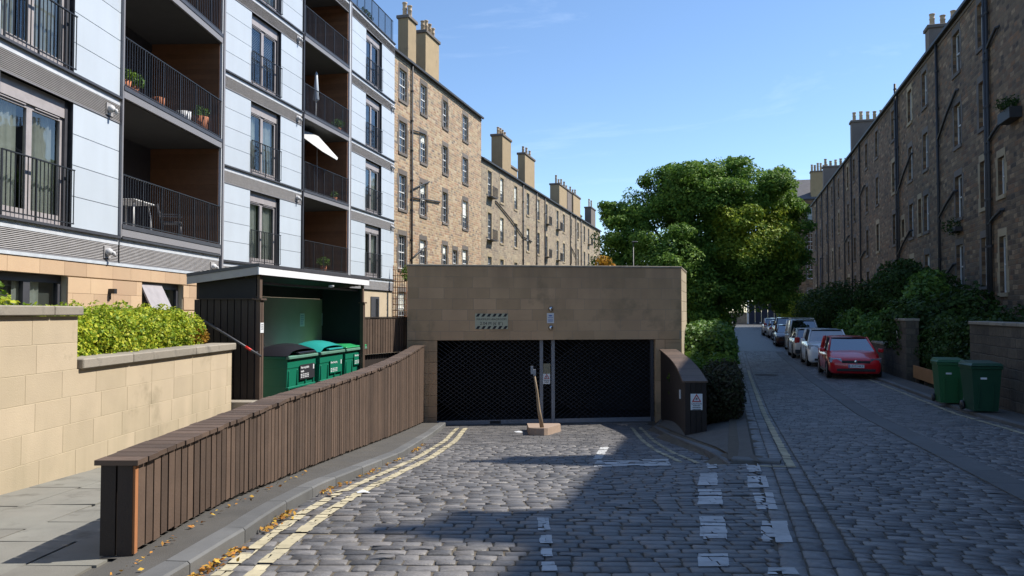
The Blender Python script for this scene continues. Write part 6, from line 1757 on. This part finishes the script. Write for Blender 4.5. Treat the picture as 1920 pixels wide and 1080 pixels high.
        m = MB(); m.cbox(s_ * hw * .78 - .13, s_ * hw * .78 + .13, L - .10, L + .012, rz0, rz0 + (.16 if style == 'hatch' else .30), .03); m.build('tail_light', REDL, t, True)
    m = MB(); lz = H * st['nose']; m.cbox(-hw * .52, hw * .52, -.018, .05, lz * .78, lz * .90, .012); m.build('grille', M_['black'], t, True)
    m = MB(); m.cbox(-hw * .72, hw * .72, -.012, .05, zc + .09, zc + .20, .02); m.build('air_intake', M_['black'], t, True)
    m = MB(); m.box(-.26, .26, -.045, -.02, lz * .56, lz * .56 + .115); m.build('number_plate', M_['sign_white'], t, True)
    if plate:
        text(plate, .10, Matrix.Translation((0.02, -.0465, lz * .56 + .056)) @ RX, M_['ink'], t, width=.42)
        MB().box(-.258, -.215, -.0475, -.0455, lz * .56 + .003, lz * .56 + .112).build('plate_band', M_['ink_blue'], t, True)
        m = MB(); m.lathe([(.062, 0), (.062, -.012), (.05, -.016), (0, -.016)], (0, -.016, lz * .845), 18, 'y'); bd = m.build('badge', M_['chrome'], t, True)
        m = MB()
        for a_, b_ in (((-.035, .035), (-.012, -.03)), ((-.012, -.03), (0, .0)), ((0, 0), (.012, -.03)), ((.012, -.03), (.035, .035)), ((-.014, .04), (0, .008)), ((0, .008), (.014, .04))): m.path([(a_[0], -.035, lz * .845 + a_[1]), (b_[0], -.035, lz * .845 + b_[1])], .004, 5)
        m.build('badge_mark', M_['ink'], bd, True)
    m = MB(); m.box(-.26, .26, L + .002, L + .014, H * .40, H * .40 + .115); m.build('number_plate', YPL, t, True)
    m = MB(); m.cbox(-hw * .9, hw * .9, L - .06, L + .02, zc + .08, zc + .30, .03); m.build('rear_bumper', M_['black'] if style != 'hatch' else col, t, True)
    for s_ in (-1, 1):
        MB().cbox(s_ * (hw + .003) - .012, s_ * (hw + .003) + .012, .43 * L, .47 * L, H * .52, H * .54, .004).build('door_handle', col, t, True)
    if roofrack:
        for yy in (.42, .62, .8): MB().box(-w1 - .02, w1 + .02, yy * L, yy * L + .05, H + .06, H + .10).build('roof_bar', M_['sign_white'], t, True)
        for s_ in (-1, 1): MB().box(s_ * w1 - .02, s_ * w1 + .02, .38 * L, .86 * L, H + .02, H + .06).build('roof_rail', M_['sign_white'], t, True)
    return t
WHT = paintm('white_car_paint', (.72, .73, .74)); RED = paintm('red_car_paint', (.62, .010, .018)); BEI = paintm('beige_car_paint', (.50, .46, .42)); DRK = paintm('maroon_car_paint', (.05, .012, .014)); NVY = paintm('navy_car_paint', (.012, .014, .022)); SLV = paintm('silver_car_paint', (.5, .52, .55), .3)
vehicle('parked_car', 'glossy red hatchback parked with its front towards the junction', 'car', 29.9, 4.25, 4.2, 1.79, 1.48, RED, 'hatch', True, plate='LS12 HKP')
vehicle('parked_car', 'white sports utility car parked behind the red hatchback', 'car', 36.6, 4.2, 4.4, 1.9, 1.65, WHT, 'suv', True)
vehicle('parked_car', 'pale beige estate car parked between the white car and the white van', 'car', 43.0, 4.0, 4.5, 1.78, 1.58, BEI, 'suv', False)
vehicle('parked_van', 'small white van with a roof rack parked beyond the beige estate', 'van', 49.3, 4.25, 4.5, 1.85, 1.95, WHT, 'van', True, roofrack=True)
vehicle('parked_car', 'dark maroon car parked beyond the white van', 'car', 55.5, 3.8, 4.2, 1.75, 1.5, DRK, 'hatch', True)
vehicle('parked_car', 'black off-road car with a yellow rear plate in the parked row', 'car', 62.5, 4.1, 4.5, 1.9, 1.85, NVY, 'suv', False)
vehicle('parked_car', 'white estate car at the far end of the parked row', 'car', 74, 3.7, 4.4, 1.8, 1.6, SLV, 'suv', False)
vehicle('parked_car', 'silver car parked just before the far white estate', 'car', 68.6, 3.9, 4.2, 1.78, 1.5, SLV, 'hatch', False)
vehicle('white_pickup', 'white pickup truck crossing the far end of the street', 'truck', 104, .2, 5.2, 1.85, 1.9, WHT, 'pickup', True, group=None, rot=math.atan2(D.y, D.x) + .1)

# ------------------------------------------------------------------ person, posts, lamps, far boundary
def person(label, p, rz):
    t = bpy.data.meshes.new('person'); V = []; E = []; Rr = []
    def add(co, r, par=None):
        V.append(co); Rr.append(r); i = len(V) - 1
        if par is not None: E.append((par, i))
        return i
    pel = add((0, 0, .95), .14); ch = add((0, .01, 1.25), .165, pel); nk = add((0, .0, 1.47), .06, ch); hd = add((0, -.02, 1.60), .085, nk); ht = add((0, -.01, 1.71), .075, hd)
    for s_, fw in ((-1, .22), (1, -.20)):
        hp = add((s_ * .09, 0, .90), .10, pel); kn = add((s_ * .10, -fw * .55, .50), .068, hp); an = add((s_ * .10, -fw + .05 * (fw < 0), .09), .045, kn); add((s_ * .11, -fw - .14, .045), .04, an)
        sh_ = add((s_ * .19, .01, 1.40), .065, ch); el = add((s_ * .25, fw * .35, 1.13), .048, sh_); wr = add((s_ * .25, fw * .75 - .05, .90), .035, el); hn = add((s_ * .25, fw * .85 - .06, .83), .036, wr)
        for q_ in range(4): add((s_ * .25 + (q_ - 1.5) * .012, fw * .9 - .065 - .01 * q_, .75 + .008 * abs(q_ - 1.5)), .010, hn)
        add((s_ * .25 - s_ * .03, fw * .85 - .09, .79), .010, hn)
    t.from_pydata(V, E, [])
    o = bpy.data.objects.new('person', t); COL.objects.link(o)
    md = o.modifiers.new('s', 'SKIN'); sv = t.skin_vertices[0].data
    for i, r in enumerate(Rr): sv[i].radius = (r, r)
    sv[0].use_root = True
    s2 = o.modifiers.new('d', 'SUBSURF'); s2.levels = s2.render_levels = 2
    dg = bpy.context.evaluated_depsgraph_get(); dg.update()
    me = bpy.data.meshes.new_from_object(o.evaluated_get(dg)); bpy.data.objects.remove(o)
    me.materials.clear()
    for mm in (simple('dark_jacket', (.02, .022, .03), .8), simple('dark_trousers', (.015, .016, .022), .8), simple('skin', (.40, .22, .15), .5), simple('hair', (.03, .02, .015), .7)): me.materials.append(mm)
    for pg in me.polygons:
        c = pg.center; pg.use_smooth = True
        pg.material_index = 3 if (c.z > 1.66 or (c.z > 1.55 and c.y > .02)) else 2 if (c.z > 1.48 or (c.z < .88 and abs(c.x) > .2)) else 1 if c.z < .98 else 0
    o = bpy.data.objects.new('person', me); COL.objects.link(o); o.location = p; o.rotation_euler = (0, 0, rz)
    tag(o, label, 'person'); return o
c = LA(.35, 93); person('person in dark clothes walking along the far left of the street', (c.x, c.y, S(c.y) + .01), math.pi + .3)

def lamp_post(label, px, ytop, Y, zb, r=.05):
    b = PT(px, 600, Y); top = PT(px, ytop, Y).z
    t = thing('street_lamp', label, 'lamp', (b.x, b.y, zb))
    MB().path([(b.x, b.y, zb), (b.x, b.y, zb + 1.2), (b.x, b.y, top)], [r * 1.3, r, r * .8], 8).build('column', M_['dark_metal'], t)
    MB().cbox(b.x - .08, b.x + .22, b.y - .1, b.y + .1, top, top + .07, .03).build('lantern', M_['dark_metal'], t)
lamp_post('slim street lamp standing behind the garage roof', 1188, 455, 38, -.8, .03)
lamp_post('grey street lamp column at the far end by the tenement', 1498, 505, 95, -.3, .07)
lamp_post('thin street lamp column between the garden trees', 1540, 485, 60, -.7, .06)
def post(label, lat, al, h, mat, w=.12):
    c = LA(lat, al); z = S(c.y); t = thing('gate_post', label, 'post', (c.x, c.y, z)); MB().cbox(c.x - w, c.x + w, c.y - w, c.y + w, z - .2, z + h, .02).build('post', mat, t); MB().cbox(c.x - w * 1.2, c.x + w * 1.2, c.y - w * 1.2, c.y + w * 1.2, z + h, z + h + .1, .02).build('cap', M_['coping'], t)
post('pale stone gate post catching the sun beside the person', -.5, 88, 2.2, M_['ashlar'], .2)
post('dark stone gate post near the walking person', -1.3, 80, 2.1, M_['dressed_dark'], .2)
# low wall left of the far street, dark gateway at the end
t = thing('roadside_wall', 'low shaded stone wall under the big tree beside the street', 'wall', LA(-.7, 66, S(64))); Mx = frame(LA(-.7, 0), (D.x, D.y))
MB(Mx).box(59, 79, 0, .35, -1.4, .5, .5).build('wall', M_['garden_wall'], t)
t = thing('dark_gateway', 'dark blue gate in the wall closing the far street end', 'gate', LA(5, 121.5, 0)); Mx = frame(LA(0, 121.5), (RT.x, RT.y))
for k in range(5): MB(Mx).box(2.6 + k * .9, 3.46 + k * .9, 0, .1, -.6, 3.2).build('gate_panel', simple('dark_blue_gate', (.012, .018, .04), .6) if k == 0 else bpy.data.materials['dark_blue_gate'], t)
MB(Mx).box(2.35, 2.58, -.1, .25, -.6, 3.6).build('gate_post', M_['sign_white'], t)
t = thing('end_wall', 'sunlit rendered wall facing the far cross street', 'wall', LA(-4, 121.5, 0))
MB(Mx).box(-14, 2.3, 0, .3, -1, 1.5, .5).build('wall', M_['wall_pale'], t)
# rusty trellis beside the far end of the modern block
t = thing('rusty_trellis', 'rusty climbing trellis between the modern block and the tall tenement', 'trellis', PT(748, 590, 37)); m = MB()
for k in range(7): p = PT(737 + k * 4.2, 590, 37.5); m.path([(p.x, p.y, .3), (p.x, p.y, 3.9 - .2 * (k % 3))], .02, 5)
for k in range(12): a, e = PT(736, 590, 37.5), PT(763, 590, 37.5); m.path([(a.x, a.y - .03, .6 + k * .28), (e.x, e.y - .03, .6 + k * .28)], .016, 5)
m.build('lattice', simple('rust', (.22, .09, .04), .85), t)
c = PT(761, 512, 24); hedge('green_sprig', 'small bright green sprig at the garage corner', [(tuple(c), (.14, .14, .25))], 500, .07, M_['lime'])
# worn iron cover in the street
c = LA(1.3, 31.5); t = MB(); t.lathe([(0, .012), (.42, .012), (.45, .004)], (c.x, c.y, S(c.y)), 24); tag(t.build('iron_cover', simple('rusty_iron', (.06, .045, .035), .7, .3)), 'round rusty iron cover set in the street setts', 'cover')
